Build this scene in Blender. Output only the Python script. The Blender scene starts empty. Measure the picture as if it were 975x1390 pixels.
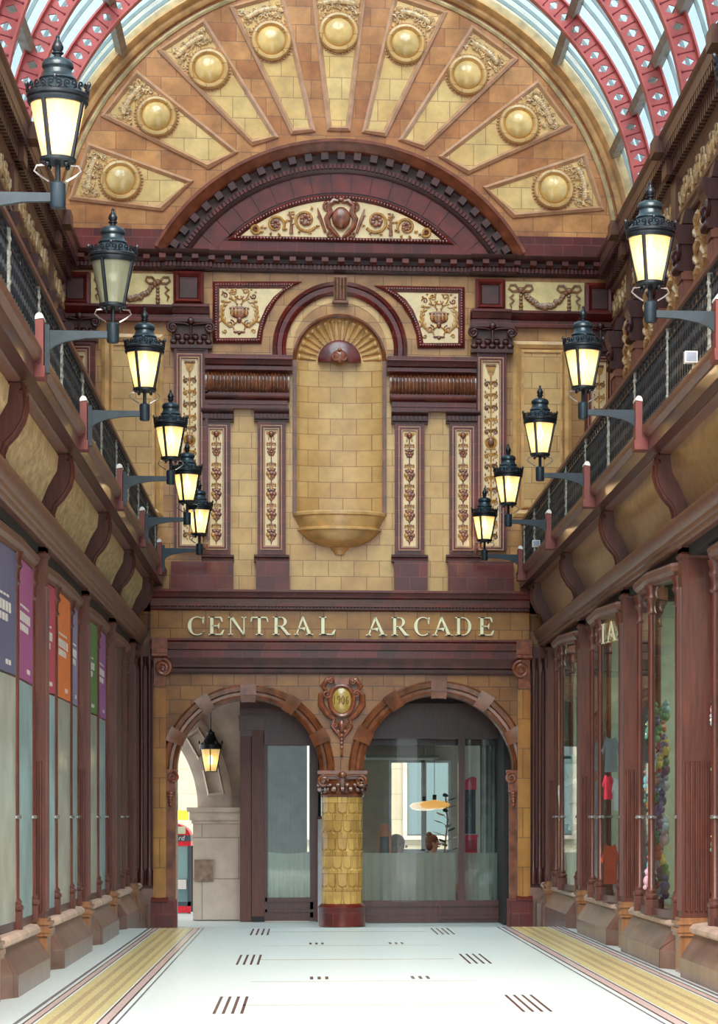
import bpy, bmesh, math, random
from math import sin, cos, pi, radians as R, sqrt, atan2
from mathutils import Vector, Matrix
random.seed(7)
SC = bpy.context.scene
COL = SC.collection
# ---------------------------------------------------------------- camera model (photo frame 975 x 1390)
F, TH, HZ, CAMH, VPX = 3600.0, R(5.0), 1108.0, 1.5625, 416.0
PPX = VPX + F*math.tan(TH)
CX, CD = -0.485, 37.6                      # camera x, distance of the end wall
def YW(X, w):                              # world Y of a point at plane X whose distance along the view axis is w
    return (w - (X-CX)*sin(TH))/cos(TH) - CD
def q(px, py, Y=0.0):                      # photo measurement -> (X, Z) on the vertical plane at Y
    d = Y+CD; k = (px-PPX)/F
    dx = (d*sin(TH)+k*d*cos(TH))/(cos(TH)-k*sin(TH))
    w = dx*sin(TH)+d*cos(TH)
    return (CX+dx, CAMH-(py-HZ)*w/F)
def qx(px, Y=0.0): return q(px, HZ, Y)[0]
def qz(py, px=463, Y=0.0): return q(px, py, Y)[1]
def pl(pts, Y=0.0): return [q(a, b, Y) for a, b in pts]
# ---------------------------------------------------------------- materials
def lin(c):
    c = c/255.0
    return c/12.92 if c <= 0.04045 else ((c+0.055)/1.055)**2.4
def rgb(c): return (lin(c[0]), lin(c[1]), lin(c[2]), 1)
MATS = {}
def nodes(name):
    m = bpy.data.materials.new(name); m.use_nodes = True
    nt = m.node_tree; b = nt.nodes['Principled BSDF']
    MATS[name] = m
    return m, nt, b
def setp(b, k, v):
    if k in b.inputs: b.inputs[k].default_value = v
def mix(nt, fac, a, b, mode='MIX'):
    n = nt.nodes.new('ShaderNodeMix'); n.data_type = 'RGBA'; n.blend_type = mode
    for s, v in ((n.inputs[0], fac), (n.inputs[6], a), (n.inputs[7], b)):
        if isinstance(v, bpy.types.NodeSocket): nt.links.new(v, s)
        else: s.default_value = v
    return n.outputs[2]
def noise(nt, scale, detail=3, vec=None, rough=.5):
    n = nt.nodes.new('ShaderNodeTexNoise'); n.inputs['Scale'].default_value = scale; n.inputs['Detail'].default_value = detail
    n.inputs['Roughness'].default_value = rough
    if vec: nt.links.new(vec, n.inputs['Vector'])
    return n.outputs[0]
def ramp(nt, fac, stops):
    n = nt.nodes.new('ShaderNodeValToRGB'); nt.links.new(fac, n.inputs[0])
    e = n.color_ramp.elements
    e[0].position, e[0].color = stops[0]; e[1].position, e[1].color = stops[-1]
    for p, c in stops[1:-1]:
        x = e.new(p); x.color = c
    return n.outputs[0]
def bump(nt, b, h, strength=.3, dist=.01):
    n = nt.nodes.new('ShaderNodeBump'); n.inputs['Strength'].default_value = strength; n.inputs['Distance'].default_value = dist
    nt.links.new(h, n.inputs['Height']); nt.links.new(n.outputs[0], b.inputs['Normal'])
def posvec(nt, flat=True, sx=1, sz=1):
    g = nt.nodes.new('ShaderNodeNewGeometry')
    if not flat: return g.outputs['Position']
    s = nt.nodes.new('ShaderNodeSeparateXYZ'); nt.links.new(g.outputs['Position'], s.inputs[0])
    a = nt.nodes.new('ShaderNodeMath'); a.operation = 'ADD'
    nt.links.new(s.outputs[0], a.inputs[0]); nt.links.new(s.outputs[1], a.inputs[1])
    c = nt.nodes.new('ShaderNodeCombineXYZ'); nt.links.new(a.outputs[0], c.inputs[0]); nt.links.new(s.outputs[2], c.inputs[1])
    return c.outputs[0]
def plain(name, c, rough=.5, metal=0, coat=0, var=.12, vs=6, emit=None, es=0):
    m, nt, b = nodes(name)
    if var:
        g = nt.nodes.new('ShaderNodeNewGeometry')
        f = noise(nt, vs, 4, g.outputs['Position'])
        lo = [max(0, x*(1-var*1.6)) for x in rgb(c)[:3]]+[1]; hi = [min(1, x*(1+var*1.6)) for x in rgb(c)[:3]]+[1]
        nt.links.new(ramp(nt, f, [(.3, lo), (.7, hi)]), b.inputs['Base Color'])
    else: b.inputs['Base Color'].default_value = rgb(c)
    b.inputs['Roughness'].default_value = rough; b.inputs['Metallic'].default_value = metal
    setp(b, 'Coat Weight', coat); setp(b, 'Coat Roughness', .12)
    if emit:
        setp(b, 'Emission Color', rgb(emit)); setp(b, 'Emission Strength', es)
    return m
def tile(name, c1, c2, mortar, w=.34, h=.21, rough=.32, coat=.22, blotch=.35, msize=.006, c3=None):
    """glazed faience blocks: running bond in world metres, each block its own tint, cloudy glaze"""
    m, nt, b = nodes(name)
    v = posvec(nt)
    t = nt.nodes.new('ShaderNodeTexBrick'); nt.links.new(v, t.inputs['Vector'])
    t.inputs['Color1'].default_value = rgb(c1); t.inputs['Color2'].default_value = rgb(c2); t.inputs['Mortar'].default_value = rgb(mortar)
    t.inputs['Scale'].default_value = 1; t.inputs['Mortar Size'].default_value = msize; t.inputs['Mortar Smooth'].default_value = .3
    t.inputs['Brick Width'].default_value = w; t.inputs['Row Height'].default_value = h; t.inputs['Bias'].default_value = 0
    g = nt.nodes.new('ShaderNodeNewGeometry')
    f = noise(nt, 3.2, 5, g.outputs['Position'], .6)
    k = ramp(nt, f, [(.32, (1-blotch, 1-blotch*1.15, 1-blotch*1.3, 1)), (.68, (1+blotch*.35, 1+blotch*.3, 1+blotch*.25, 1))])
    out = mix(nt, 1.0, t.outputs[0], k, 'MULTIPLY')
    nt.links.new(out, b.inputs['Base Color'])
    b.inputs['Roughness'].default_value = rough; setp(b, 'Coat Weight', coat); setp(b, 'Coat Roughness', .08)
    bump(nt, b, t.outputs[1], .25, -.004)
    return m
def wood(name, c1, c2, rough=.35, coat=.3):
    m, nt, b = nodes(name)
    g = nt.nodes.new('ShaderNodeNewGeometry')
    mp = nt.nodes.new('ShaderNodeMapping'); nt.links.new(g.outputs['Position'], mp.inputs[0]); mp.inputs['Scale'].default_value = (14, 2.5, 1.2)
    f = noise(nt, 2.2, 6, mp.outputs[0], .65)
    nt.links.new(ramp(nt, f, [(.3, rgb(c1)), (.7, rgb(c2))]), b.inputs['Base Color'])
    b.inputs['Roughness'].default_value = rough; setp(b, 'Coat Weight', coat); setp(b, 'Coat Roughness', .15)
    return m
def fresnel2(nt, ior=1.5):
    g = nt.nodes.new('ShaderNodeNewGeometry'); mr = nt.nodes.new('ShaderNodeMapRange'); mr.inputs['To Min'].default_value = ior; mr.inputs['To Max'].default_value = 1/ior
    nt.links.new(g.outputs['Backfacing'], mr.inputs['Value']); fr = nt.nodes.new('ShaderNodeFresnel'); nt.links.new(mr.outputs[0], fr.inputs[0]); return fr
def glassy(name, tint=(235, 245, 245), body=.0, bodyc=(200, 215, 215), refl=1.0):
    """thin sheet glass: fresnel reflection over transmission, optionally milky"""
    m, nt, b = nodes(name); nt.nodes.remove(b)
    out = [n for n in nt.nodes if n.type == 'OUTPUT_MATERIAL'][0]
    tr = nt.nodes.new('ShaderNodeBsdfTransparent'); tr.inputs[0].default_value = rgb(tint)
    gl = nt.nodes.new('ShaderNodeBsdfGlossy'); gl.inputs['Roughness'].default_value = .02
    fr = fresnel2(nt)
    mm = nt.nodes.new('ShaderNodeMath'); mm.operation = 'MULTIPLY'; mm.inputs[1].default_value = refl
    nt.links.new(fr.outputs[0], mm.inputs[0])
    s1 = nt.nodes.new('ShaderNodeMixShader')
    src = tr.outputs[0]
    if body:
        tl = nt.nodes.new('ShaderNodeBsdfTranslucent'); tl.inputs[0].default_value = rgb(bodyc)
        df = nt.nodes.new('ShaderNodeBsdfDiffuse'); df.inputs[0].default_value = rgb(bodyc)
        s0 = nt.nodes.new('ShaderNodeMixShader'); s0.inputs[0].default_value = .5
        nt.links.new(tl.outputs[0], s0.inputs[1]); nt.links.new(df.outputs[0], s0.inputs[2])
        s2 = nt.nodes.new('ShaderNodeMixShader'); s2.inputs[0].default_value = body
        nt.links.new(tr.outputs[0], s2.inputs[1]); nt.links.new(s0.outputs[0], s2.inputs[2]); src = s2.outputs[0]
    nt.links.new(mm.outputs[0], s1.inputs[0]); nt.links.new(src, s1.inputs[1]); nt.links.new(gl.outputs[0], s1.inputs[2])
    nt.links.new(s1.outputs[0], out.inputs[0])
    return m
# upper walls
GOLD   = tile('gold_tile', (200,146,88), (182,124,68), (134,90,50), .40, .225)
GOLDL  = tile('pale_gold_tile', (222,176,114), (210,158,96), (164,118,70), .36, .225, blotch=.22)
AMBER  = tile('amber_tile', (206,140,80), (178,106,54), (146,94,56), .42, .26, blotch=.4)
FIELD  = tile('cream_gold_tile', (236,194,126), (224,176,104), (176,128,78), .34, .3, blotch=.25)
ORANGE = tile('orange_brown_tile', (160,104,44), (132,78,30), (84,50,24), .30, .2)
MAROON = tile('maroon_tile', (114,32,24), (82,20,18), (130,66,54), .27, .19, rough=.3, coat=.25, blotch=.4, msize=.004)
MAROONP= plain('maroon_glaze', (106,34,26), .3, coat=.3, var=.28, vs=5)
MAROOND= plain('dark_maroon_glaze', (70,26,20), .4, coat=.15, var=.3, vs=6)
BROWNG = plain('brown_glaze', (116,62,36), .22, coat=.5, var=.3, vs=7)
ROSE   = plain('rosy_moulding_glaze', (196,142,104), .25, coat=.4, var=.12, vs=7)
GOLDP  = plain('gold_glaze', (212,160,100), .3, coat=.5, var=.18, vs=5)
BOSS   = plain('boss_glaze', (222,176,106), .22, coat=.5, var=.16, vs=4)
RELIEF = plain('relief_buff_glaze', (206,162,112), .3, coat=.3, var=.3, vs=16)
CREAM  = plain('cream_glaze', (234,200,150), .25, coat=.4, var=.08, vs=6)
ORNB   = plain('ornament_brown', (132,84,48), .35, coat=.3, var=.3, vs=22)
ORNO   = plain('ornament_ochre', (186,128,56), .35, coat=.3, var=.25, vs=22)
ORNR   = plain('ornament_russet', (136,70,44), .3, coat=.4, var=.3, vs=16)
LETTER = plain('letter_cream', (246,234,190), .3, coat=.3, var=.05)
WOOD   = wood('mahogany', (66,27,19), (102,49,34), .42, .12)
WOODD  = wood('dark_mahogany', (52,20,18), (84,36,32))
WOODL  = wood('cornice_mahogany', (88,49,37), (122,76,58), .42, .12)
SILL   = plain('sill_stone', (196,166,150), .45, var=.15, vs=4)
PLINTH = tile('plinth_slab', (136,104,92), (112,80,72), (60,40,38), .5, .8, rough=.3, coat=.2)
SIGNB  = wood('varnished_signboard', (130,92,48), (176,132,76), .28, .5)
SIGND  = wood('ribbed_signboard', (146,116,82), (204,172,128), .35, .3)
IRON   = plain('black_iron', (24,30,36), .35, metal=.3, var=.25, vs=20)
IRONB  = plain('blue_grey_iron', (34,46,54), .4, metal=.3, var=.15, vs=10)
SILVER = plain('worn_white_paint', (136,134,124), .5, var=.35, vs=30)
WHITE  = plain('white_cap', (226,214,208), .4, var=.05)
REDI   = plain('red_painted_iron', (208,100,94), .45, var=.1, vs=5)
REDD   = plain('dark_red_rivet', (150,48,50), .5, var=.1)
GBAR   = plain('white_glazing_bar', (150,160,158), .5, var=.08)
PURL   = plain('weathered_purlin', (150,132,114), .6, var=.15, vs=6)
STONE  = tile('sandstone', (206,190,176), (190,172,158), (150,134,122), 1.1, .62, rough=.8, coat=0, blotch=.16, msize=.008)
STONED = plain('stone_weathered', (188,172,158), .8, var=.18, vs=3)
BRONZE = plain('bronze_plaque', (140,116,100), .4, metal=.4, var=.25, vs=9)
DARK   = plain('dark_interior', (30,24,26), .7, var=.1)
GLASS  = glassy('shop_glass', (240,248,248))
ROOFG  = glassy('roof_glass', (222,238,246), .22, (226,238,244), .6)
TEAL   = plain('teal_sheet', (150,188,192), .3, coat=.3, var=.14, vs=2.5)
GREYF  = plain('grey_sheet', (176,180,168), .3, coat=.3, var=.14, vs=2.5)
FILM   = glassy('frosted_film', (190,214,216), .62, (170,196,200), 1.0)
FILMG  = glassy('grey_film', (215,222,214), .5, (176,184,176), 1.0)
SHEER  = glassy('sheer_curtain', (225,228,220), .72, (196,196,184), .1)
# ---------------------------------------------------------------- mesh builder
class M:
    def __init__(s): s.v = []; s.f = []; s.mi = []; s.cur = 0
    def add(s, vs, fs):
        o = len(s.v); s.v += [tuple(p) for p in vs]
        for f in fs: s.f.append([o+i for i in f]); s.mi.append(s.cur)
        return s
    def box(s, x0, x1, y0, y1, z0, z1):
        return s.add([(x0,y0,z0),(x1,y0,z0),(x1,y1,z0),(x0,y1,z0),(x0,y0,z1),(x1,y0,z1),(x1,y1,z1),(x0,y1,z1)],
              [(0,1,2,3),(4,5,6,7),(0,1,5,4),(1,2,6,5),(2,3,7,6),(3,0,4,7)])
    def prism(s, poly, ax, a, b):
        n = len(poly)
        g = {'y': lambda p, t: (p[0], t, p[1]), 'x': lambda p, t: (t, p[0], p[1]), 'z': lambda p, t: (p[0], p[1], t)}[ax]
        vs = [g(p, a) for p in poly]+[g(p, b) for p in poly]
        return s.add(vs, [list(range(n)), list(range(n, 2*n))]+[(i, (i+1)%n, n+(i+1)%n, n+i) for i in range(n)])
    def arc(s, prof, cx, cz, a0, a1, n=48, closed_prof=True):
        """closed profile of (radius, y) swept about the y axis from angle a0 to a1 (degrees, 0 = +x, 90 = up)"""
        m = len(prof); vs = []
        for i in range(n+1):
            a = R(a0+(a1-a0)*i/n)
            for r, y in prof: vs.append((cx+r*cos(a), y, cz+r*sin(a)))
        fs = [(i*m+j, i*m+(j+1)%m, (i+1)*m+(j+1)%m, (i+1)*m+j) for i in range(n) for j in range(m)]
        if abs(a1-a0) < 359.9: fs += [list(range(m)), list(range(n*m, n*m+m))]
        return s.add(vs, fs)
    def lathe(s, prof, cx=0, cy=0, n=24, a0=0, a1=360, cap=True):
        full = abs(a1-a0) > 359; k = n if full else n+1; m = len(prof); vs = []
        for i in range(k):
            a = R(a0+(a1-a0)*i/n)
            for r, z in prof: vs.append((cx+r*cos(a), cy+r*sin(a), z))
        fs = [(i*m+j, ((i+1)%k)*m+j, ((i+1)%k)*m+j+1, i*m+j+1) for i in range(n if full else n) for j in range(m-1)]
        if cap and full:
            if prof[0][0] > 1e-4: fs.append([i*m for i in range(k)])
            if prof[-1][0] > 1e-4: fs.append([i*m+m-1 for i in range(k)])
        return s.add(vs, fs)
    def dome(s, cx, y, cz, prof, n=28):
        """profile (radius, y offset toward the viewer) turned about an axis along y"""
        m = len(prof); vs = []
        for i in range(n):
            a = 2*pi*i/n
            for r, d in prof: vs.append((cx+r*cos(a), y-d, cz+r*sin(a)))
        fs = [(i*m+j, ((i+1)%n)*m+j, ((i+1)%n)*m+j+1, i*m+j+1) for i in range(n) for j in range(m-1)]
        return s.add(vs, fs)
    def tube(s, pts, r, n=6, closed=False):
        pts = [Vector(p) for p in pts]; k = len(pts); vs = []
        rr = r if isinstance(r, (list, tuple)) else [r]*k
        up = Vector((0.12, .97, .2)).normalized()
        for i, p in enumerate(pts):
            if closed: t = pts[(i+1)%k]-pts[i-1]
            else: t = pts[min(i+1, k-1)]-pts[max(i-1, 0)]
            if t.length < 1e-9: t = Vector((0, 0, 1))
            t.normalize()
            u = t.cross(up)
            if u.length < .05: u = t.cross(Vector((1, 0, 0)))
            u.normalize(); w = t.cross(u)
            for j in range(n):
                a = 2*pi*j/n; vs.append(p+(u*cos(a)+w*sin(a))*rr[i])
        e = k if closed else k-1
        fs = [(i*n+j, i*n+(j+1)%n, ((i+1)%k)*n+(j+1)%n, ((i+1)%k)*n+j) for i in range(e) for j in range(n)]
        if not closed: fs += [list(range(n)), list(range((k-1)*n, k*n))]
        return s.add(vs, fs)
    def ell(s, c, r, n=10, m=6):
        vs = [(c[0], c[1], c[2]-r[2])]
        for i in range(1, m):
            b = -pi/2+pi*i/m
            for j in range(n):
                a = 2*pi*j/n; vs.append((c[0]+r[0]*cos(b)*cos(a), c[1]+r[1]*cos(b)*sin(a), c[2]+r[2]*sin(b)))
        vs.append((c[0], c[1], c[2]+r[2])); L = len(vs)-1
        fs = [(0, 1+j, 1+(j+1)%n) for j in range(n)]+[(L, 1+(m-2)*n+j, 1+(m-2)*n+(j+1)%n) for j in range(n)]
        fs += [(1+i*n+j, 1+i*n+(j+1)%n, 1+(i+1)*n+(j+1)%n, 1+(i+1)*n+j) for i in range(m-2) for j in range(n)]
        return s.add(vs, fs)
    def quad(s, *p): return s.add(p, [list(range(len(p)))])
    def bounds(s):
        return [(min(p[i] for p in s.v), max(p[i] for p in s.v)) for i in range(3)]
    def build(s, name, mat, parent=None, sharp=38, smooth=True, origin=None):
        if parent is not None: o0 = Vector(WL[parent.name])
        elif origin: o0 = Vector(origin)
        else:
            b = s.bounds(); o0 = Vector(((b[0][0]+b[0][1])/2, (b[1][0]+b[1][1])/2, b[2][0]))
        me = bpy.data.meshes.new(name)
        me.from_pydata([tuple(Vector(p)-o0) for p in s.v], [], s.f)
        ms = mat if isinstance(mat, (list, tuple)) else [mat]
        for m_ in ms: me.materials.append(m_)
        if len(ms) > 1: me.polygons.foreach_set('material_index', s.mi)
        bm = bmesh.new(); bm.from_mesh(me); bmesh.ops.recalc_face_normals(bm, faces=bm.faces); bm.to_mesh(me); bm.free()
        if smooth:
            me.polygons.foreach_set('use_smooth', [True]*len(me.polygons)); me.set_sharp_from_angle(angle=R(sharp))
        me.update()
        o = bpy.data.objects.new(name, me); COL.objects.link(o)
        if parent is not None: o.parent = parent; WL[o.name] = tuple(o0)
        else: o.location = o0; WL[o.name] = tuple(o0)
        return o
WL = {}
def E(name, label, cat, loc=(0,0,0), group=None):
    o = bpy.data.objects.new(name, None); COL.objects.link(o); o.location = loc; o.empty_display_size = .1
    o['label'] = label; o['category'] = cat
    if group: o['group'] = group
    WL[o.name] = tuple(loc)
    return o
def tag(o, label, cat, group=None, kind=None):
    o['label'] = label; o['category'] = cat
    if group: o['group'] = group
    if kind: o['kind'] = kind
    return o
def struct(o): o['kind'] = 'structure'; return o
def dup(o, loc=None, rz=None, label=None, parent=None):
    c = o.copy(); COL.objects.link(c)
    if parent is not None: c.parent = parent
    if loc is not None: c.location = loc
    if rz is not None: c.rotation_euler[2] = rz
    if label: c['label'] = label
    for ch in list(o.children): dup(ch, parent=c)
    return c
def cyma(y0, z0, y1, z1, n=5, flip=False):
    out = []
    for i in range(n+1):
        t = i/n; s_ = t*t*(3-2*t)
        out.append((y0+(y1-y0)*(s_ if not flip else t), z0+(z1-z0)*(t if not flip else s_)))
    return out
def mould(levels, back=.0):
    """levels: (projection toward viewer, z) bottom to top -> closed (y,z) profile"""
    return [(back, levels[0][1])]+[(-p, z) for p, z in levels]+[(back, levels[-1][1])]
def spiral(cx, cz, r0, turns, a0, d=1, n=22, rend=.12):
    return [(cx+(r0*(1-(1-rend)*i/n))*cos(a0+d*turns*2*pi*i/n), cz+(r0*(1-(1-rend)*i/n))*sin(a0+d*turns*2*pi*i/n)) for i in range(n+1)]
def at_y(pts, y): return [(a, y, b) for a, b in pts]
def frame_rect(m, x0, x1, z0, z1, w, y0, y1):
    m.box(x0, x1, y0, y1, z0, z0+w); m.box(x0, x1, y0, y1, z1-w, z1); m.box(x0, x0+w, y0, y1, z0+w, z1-w); m.box(x1-w, x1, y0, y1, z0+w, z1-w)
def poly_frame(m, outer, inner, y0, y1, yi=None):
    """bevelled picture-frame moulding between two matching outlines"""
    n = len(outer); yi = y0 if yi is None else yi
    mid = [((a[0]+b[0])/2, (a[1]+b[1])/2) for a, b in zip(outer, inner)]
    vs = at_y(outer, y1)+at_y(outer, (y0+y1)/2)+at_y(mid, y0)+at_y(inner, yi)+at_y(inner, y1)
    fs = []
    for k in range(4): fs += [(k*n+i, k*n+(i+1)%n, (k+1)*n+(i+1)%n, (k+1)*n+i) for i in range(n)]
    return m.add(vs, fs)
def beads(m, pts, r, step, y):
    acc = 0; last = pts[0]
    for p in pts[1:]:
        d = sqrt((p[0]-last[0])**2+(p[1]-last[1])**2); t = step-acc
        while t <= d:
            x = last[0]+(p[0]-last[0])*t/d; z = last[1]+(p[1]-last[1])*t/d
            m.ell((x, y, z), (r, r, r), 6, 4); t += step
        acc = d-(t-step); last = p
ORD = ['nearest the camera', 'second from the camera', 'third from the camera', 'fourth from the camera', 'fifth from the camera', 'sixth from the camera', 'seventh from the camera', 'eighth from the camera', 'ninth from the camera', 'tenth from the camera']
# ================================================================ END WALL (plane Y = 0)
ZC = qz(354, 460)                          # springing level of the big lunette
XC = qx(461)
zs = qz(803, 463)                          # top of the lower entablature
zct = qz(349, 463)                         # top of the main cornice
zcb = qz(372, 463)                         # underside of the main cornice
XL, XR = qx(80), qx(836)
def arcpts(cx, cz, r, a0, a1, n=32): return [(cx+r*cos(R(a0+(a1-a0)*i/n)), cz+r*sin(R(a0+(a1-a0)*i/n))) for i in range(n+1)]
# ---- upper wall with niche opening
nx = (qx(402)+qx(520))/2; nw = (qx(520)-qx(402))/2; nz0 = qz(700); nz1 = qz(490)
arcN = arcpts(nx, nz1, nw, 180, 0, 32)
m = M()
h = len(arcN)//2
m.prism([(-4.6, zs-.3), (nx, zs-.3), (nx, nz0), (nx-nw, nz0)]+arcN[:h+1]+[(nx, zct), (-4.6, zct)], 'y', 0, .75)
m.prism([(nx, zs-.3), (4.6, zs-.3), (4.6, zct), (nx, zct)]+arcN[h:]+[(nx+nw, nz0), (nx, nz0)], 'y', 0, .75)
W_UP = struct(m.build('wall_end', GOLD, sharp=30))
# niche: concave shaft, semi-domed shell
t = E('wall_niche', 'tall round-headed niche of pale gold tiles in the middle of the end wall', 'niche', (nx, 0, nz0))
m = M(); dep = .15
pts = [(nx-nw*cos(R(180*i/24)), dep*sin(R(180*i/24))) for i in range(25)]
vs = [(x, y, nz0) for x, y in pts]+[(x, y, nz1) for x, y in pts]
m.add(vs, [(i, i+1, 26+i, 25+i) for i in range(24)]); m.add([(x, y, nz0) for x, y in pts], [list(range(25))])
m.build('niche_back', GOLDL, t)
m = M(); n1, n2 = 16, 48; vs = []
ncx = nx
for i in range(n1+1):                      # fluted quarter dome: r from knob to rim
    e = i/n1*90
    for j in range(n2+1):
        a = 180-180*j/n2; flute = 1+.045*abs(sin(R(a)*12))*min(1, i/6) if i < n1 else 1
        rr = nw*sin(R(e))*.985
        vs.append((nx+rr*cos(R(a)), dep*cos(R(e))*flute, nz1+rr*sin(R(a))))
m.add(vs, [(i*(n2+1)+j, i*(n2+1)+j+1, (i+1)*(n2+1)+j+1, (i+1)*(n2+1)+j) for i in range(n1) for j in range(n2)])
m.build('niche_semidome', GOLDP, t, sharp=60)
m = M()
for k in range(17):                        # raised shell ribs
    a = R(6+k*168/16); P = []
    for i in range(12):
        e = R(33+i*36/11); P.append((nx+nw*sin(e)*cos(a), dep*cos(e)-.012, nz1+nw*sin(e)*sin(a)))
    m.tube(P, [.012+.026*i/11 for i in range(12)], 8)
    m.ell(P[-1], (.044, .03, .044), 8, 5)
m.build('shell_rib', GOLDL, t)['label'] = 'pale gold ribs fanning out like a scallop shell'
m = M(); m.arc([(nw*.20, .05), (nw*.20, .0), (nw*.44, .03), (nw*.50, .06), (nw*.50, .16), (nw*.2, .16)], nx, nz1, 0, 180, 32); m.arc([(.001, .02), (nw*.21, .0), (nw*.21, .1), (.001, .1)], nx, nz1, 0, 180, 24)
m.build('shell_centre', MAROONP, t)
m = M()
for s in (-1, 1):
    m.tube(at_y(spiral(nx+s*.062, nz1+.055, .06, 1.6, pi/2, s, 20), -.03), [.018]*12+[.013]*9, 6)
m.ell((nx, .0, nz1+.06), (.11, .05, .10), 12, 8); m.ell((nx, -.03, nz1+.15), (.03, .03, .03))
m.build('shell_knob', ORNR, t)['label'] = 'russet scrolled knob at the foot of the shell'
m = M(); rw = nw+.035
m.arc([(nw-.01, .0), (nw-.01, -.03), (nw+.02, -.05), (nw+.05, -.03), (nw+.05, .0)], nx, nz1, 0, 180, 48)
for s in (-1, 1):
    a, b = sorted((nx+s*(nw-.01), nx+s*(nw+.05))); m.box(a, b, -.035, .0, nz0, nz1); m.box(a+.018, b-.018, -.05, -.03, nz0, nz1)
m.build('niche_bead', BROWNG, t)['label'] = 'thin brown rolled moulding outlining the niche'
# basin
bz = qz(693, Y=-.3); t = E('niche_basin', 'buff glazed half-round basin projecting from the foot of the niche', 'basin', (nx, 0, qz(752)))
bw = (qx(526)-qx(400))/2; m = M()
hb = bz-qz(742, Y=-.2)
prof = [(.10, bz-hb), (.26, bz-hb+.02), (.44, bz-hb+.10), (.54, bz-hb+.20), (bw-.09, bz-.26), (bw-.06, bz-.26), (bw-.06, bz-.235), (bw-.10, bz-.22), (bw-.045, bz-.12), (bw-.03, bz-.07), (bw, bz-.055), (bw, bz-.02), (bw-.02, bz), (bw-.08, bz), (bw-.12, bz-.06), (.01, bz-.12)]
m.lathe(prof, 0, 0, 40, 180, 360, cap=False)
m.v = [(nx+x, y*.62, z) for x, y, z in m.v]
m.build('basin_bowl', GOLDP, t, sharp=28)
m = M(); m.lathe([(.001, bz-hb-.10), (.07, bz-hb-.095), (.09, bz-hb-.05), (.13, bz-hb-.02), (.12, bz-hb+.02)], 0, 0, 24, 180, 360, cap=False)
m.v = [(nx+x, y*.7, z) for x, y, z in m.v]; m.build('basin_drop', GOLDP, t)
# tile surround between niche and maroon arch
m = M()
ax = (qx(370)+qx(553))/2; ro = (qx(553)-qx(370))/2; ri = ro-.19; az = qz(383)-ro
m.arc([(nw+.05, .02), (nw+.05, -.008), (ri+.01, -.008), (ri+.01, .02)], ax, az, 0, 180, 48)
m.build('niche_surround', GOLDL, W_UP)
# maroon arch over niche
t = E('niche_archivolt', 'dark maroon tiled arch with a stepped moulding curving over the niche', 'arch', (ax, 0, az))
m = M(); m.arc([(ri, .0), (ri, -.05), (ri+.045, -.075), (ri+.06, -.05), (ri+.12, -.055), (ri+.135, -.085), (ro-.01, -.10), (ro, -.07), (ro, .0)], ax, az, -8, 188, 64)
m.build('archivolt_moulding', MAROON, t)
kz0, kz1 = qz(410), qz(378); k0, k1 = qx(453), qx(471); m = M()
m.prism([(0, kz0), (-.10, kz0), (-.12, kz0+.03), (-.17, kz0+.2), (-.22, kz1-.03), (-.22, kz1), (0, kz1)], 'x', k0, k1)
for i in range(4):
    x = k0+(i+.5)*(k1-k0)/4; m.tube([(x, -.11, kz0+.03), (x, -.175, kz0+.2), (x, -.225, kz1-.03)], .016, 6)
m.box(k0-.02, k1+.02, -.13, 0, kz0-.03, kz0)
o = m.build('archivolt_keystone', BROWNG, t); o['label'] = 'reeded brown keystone block at the crown'
# ---- pilasters of the upper wall
def vol_capital(m, x0, x1, z0, z1, d=.16, wid=.09):
    """composite capital seen from the front: necking, leafy bell, side volutes, abacus, centre flower"""
    w = x1-x0; hgt = z1-z0; cx = (x0+x1)/2
    m.box(x0+wid*.35, x1-wid*.35, -d*.8, 0, z0+.05*hgt, z1-.12*hgt)
    m.box(x0+wid*.1, x1-wid*.1, -d, 0, z0-.03, z0+.05*hgt)
    m.box(x0-.0, x1+.0, -d-.05, 0, z1-.12*hgt, z1)
    for s in (-1, 1):
        vx = cx+s*(w/2-wid*.45); vz = z1-.33*hgt
        m.tube(at_y(spiral(vx, vz, hgt*.20, 1.7, pi/2, -s, 26), -d-.03), [.020]*20+[.013]*7, 7)
        m.dome(vx, -d, vz, [(hgt*.15, 0), (hgt*.12, .025), (.001, .03)], 14)
        m.tube([(vx, -d-.03, vz+hgt*.19), (cx+s*.08, -d-.035, z1-.18*hgt), (cx+s*.03, -d-.03, z1-.22*hgt)], [.022, .016, .012], 6)
    m.ell((cx, -d-.06, z1-.09*hgt), (.05, .035, .05)); 
    n = 5
    for i in range(n):
        lx = x0+wid*.6+(w-wid*1.2)*i/(n-1)
        m.ell((lx, -d*.85, z0+.16*hgt), (w/n*.42, .035, hgt*.11), 8, 6)
        if i < n-1:
            lx2 = lx+(w-wid*1.2)/(n-1)/2; m.ell((lx2, -d*.88, z0+.34*hgt), (w/n*.4, .035, hgt*.12), 8, 6); m.ell((lx2, -d*.9-.02, z0+.42*hgt), (w/n*.3, .025, hgt*.04), 8, 4)
    m.tube([(cx, -d-.03, z0+.3*hgt), (cx, -d-.035, z1-.25*hgt)], .016, 6)
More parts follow.
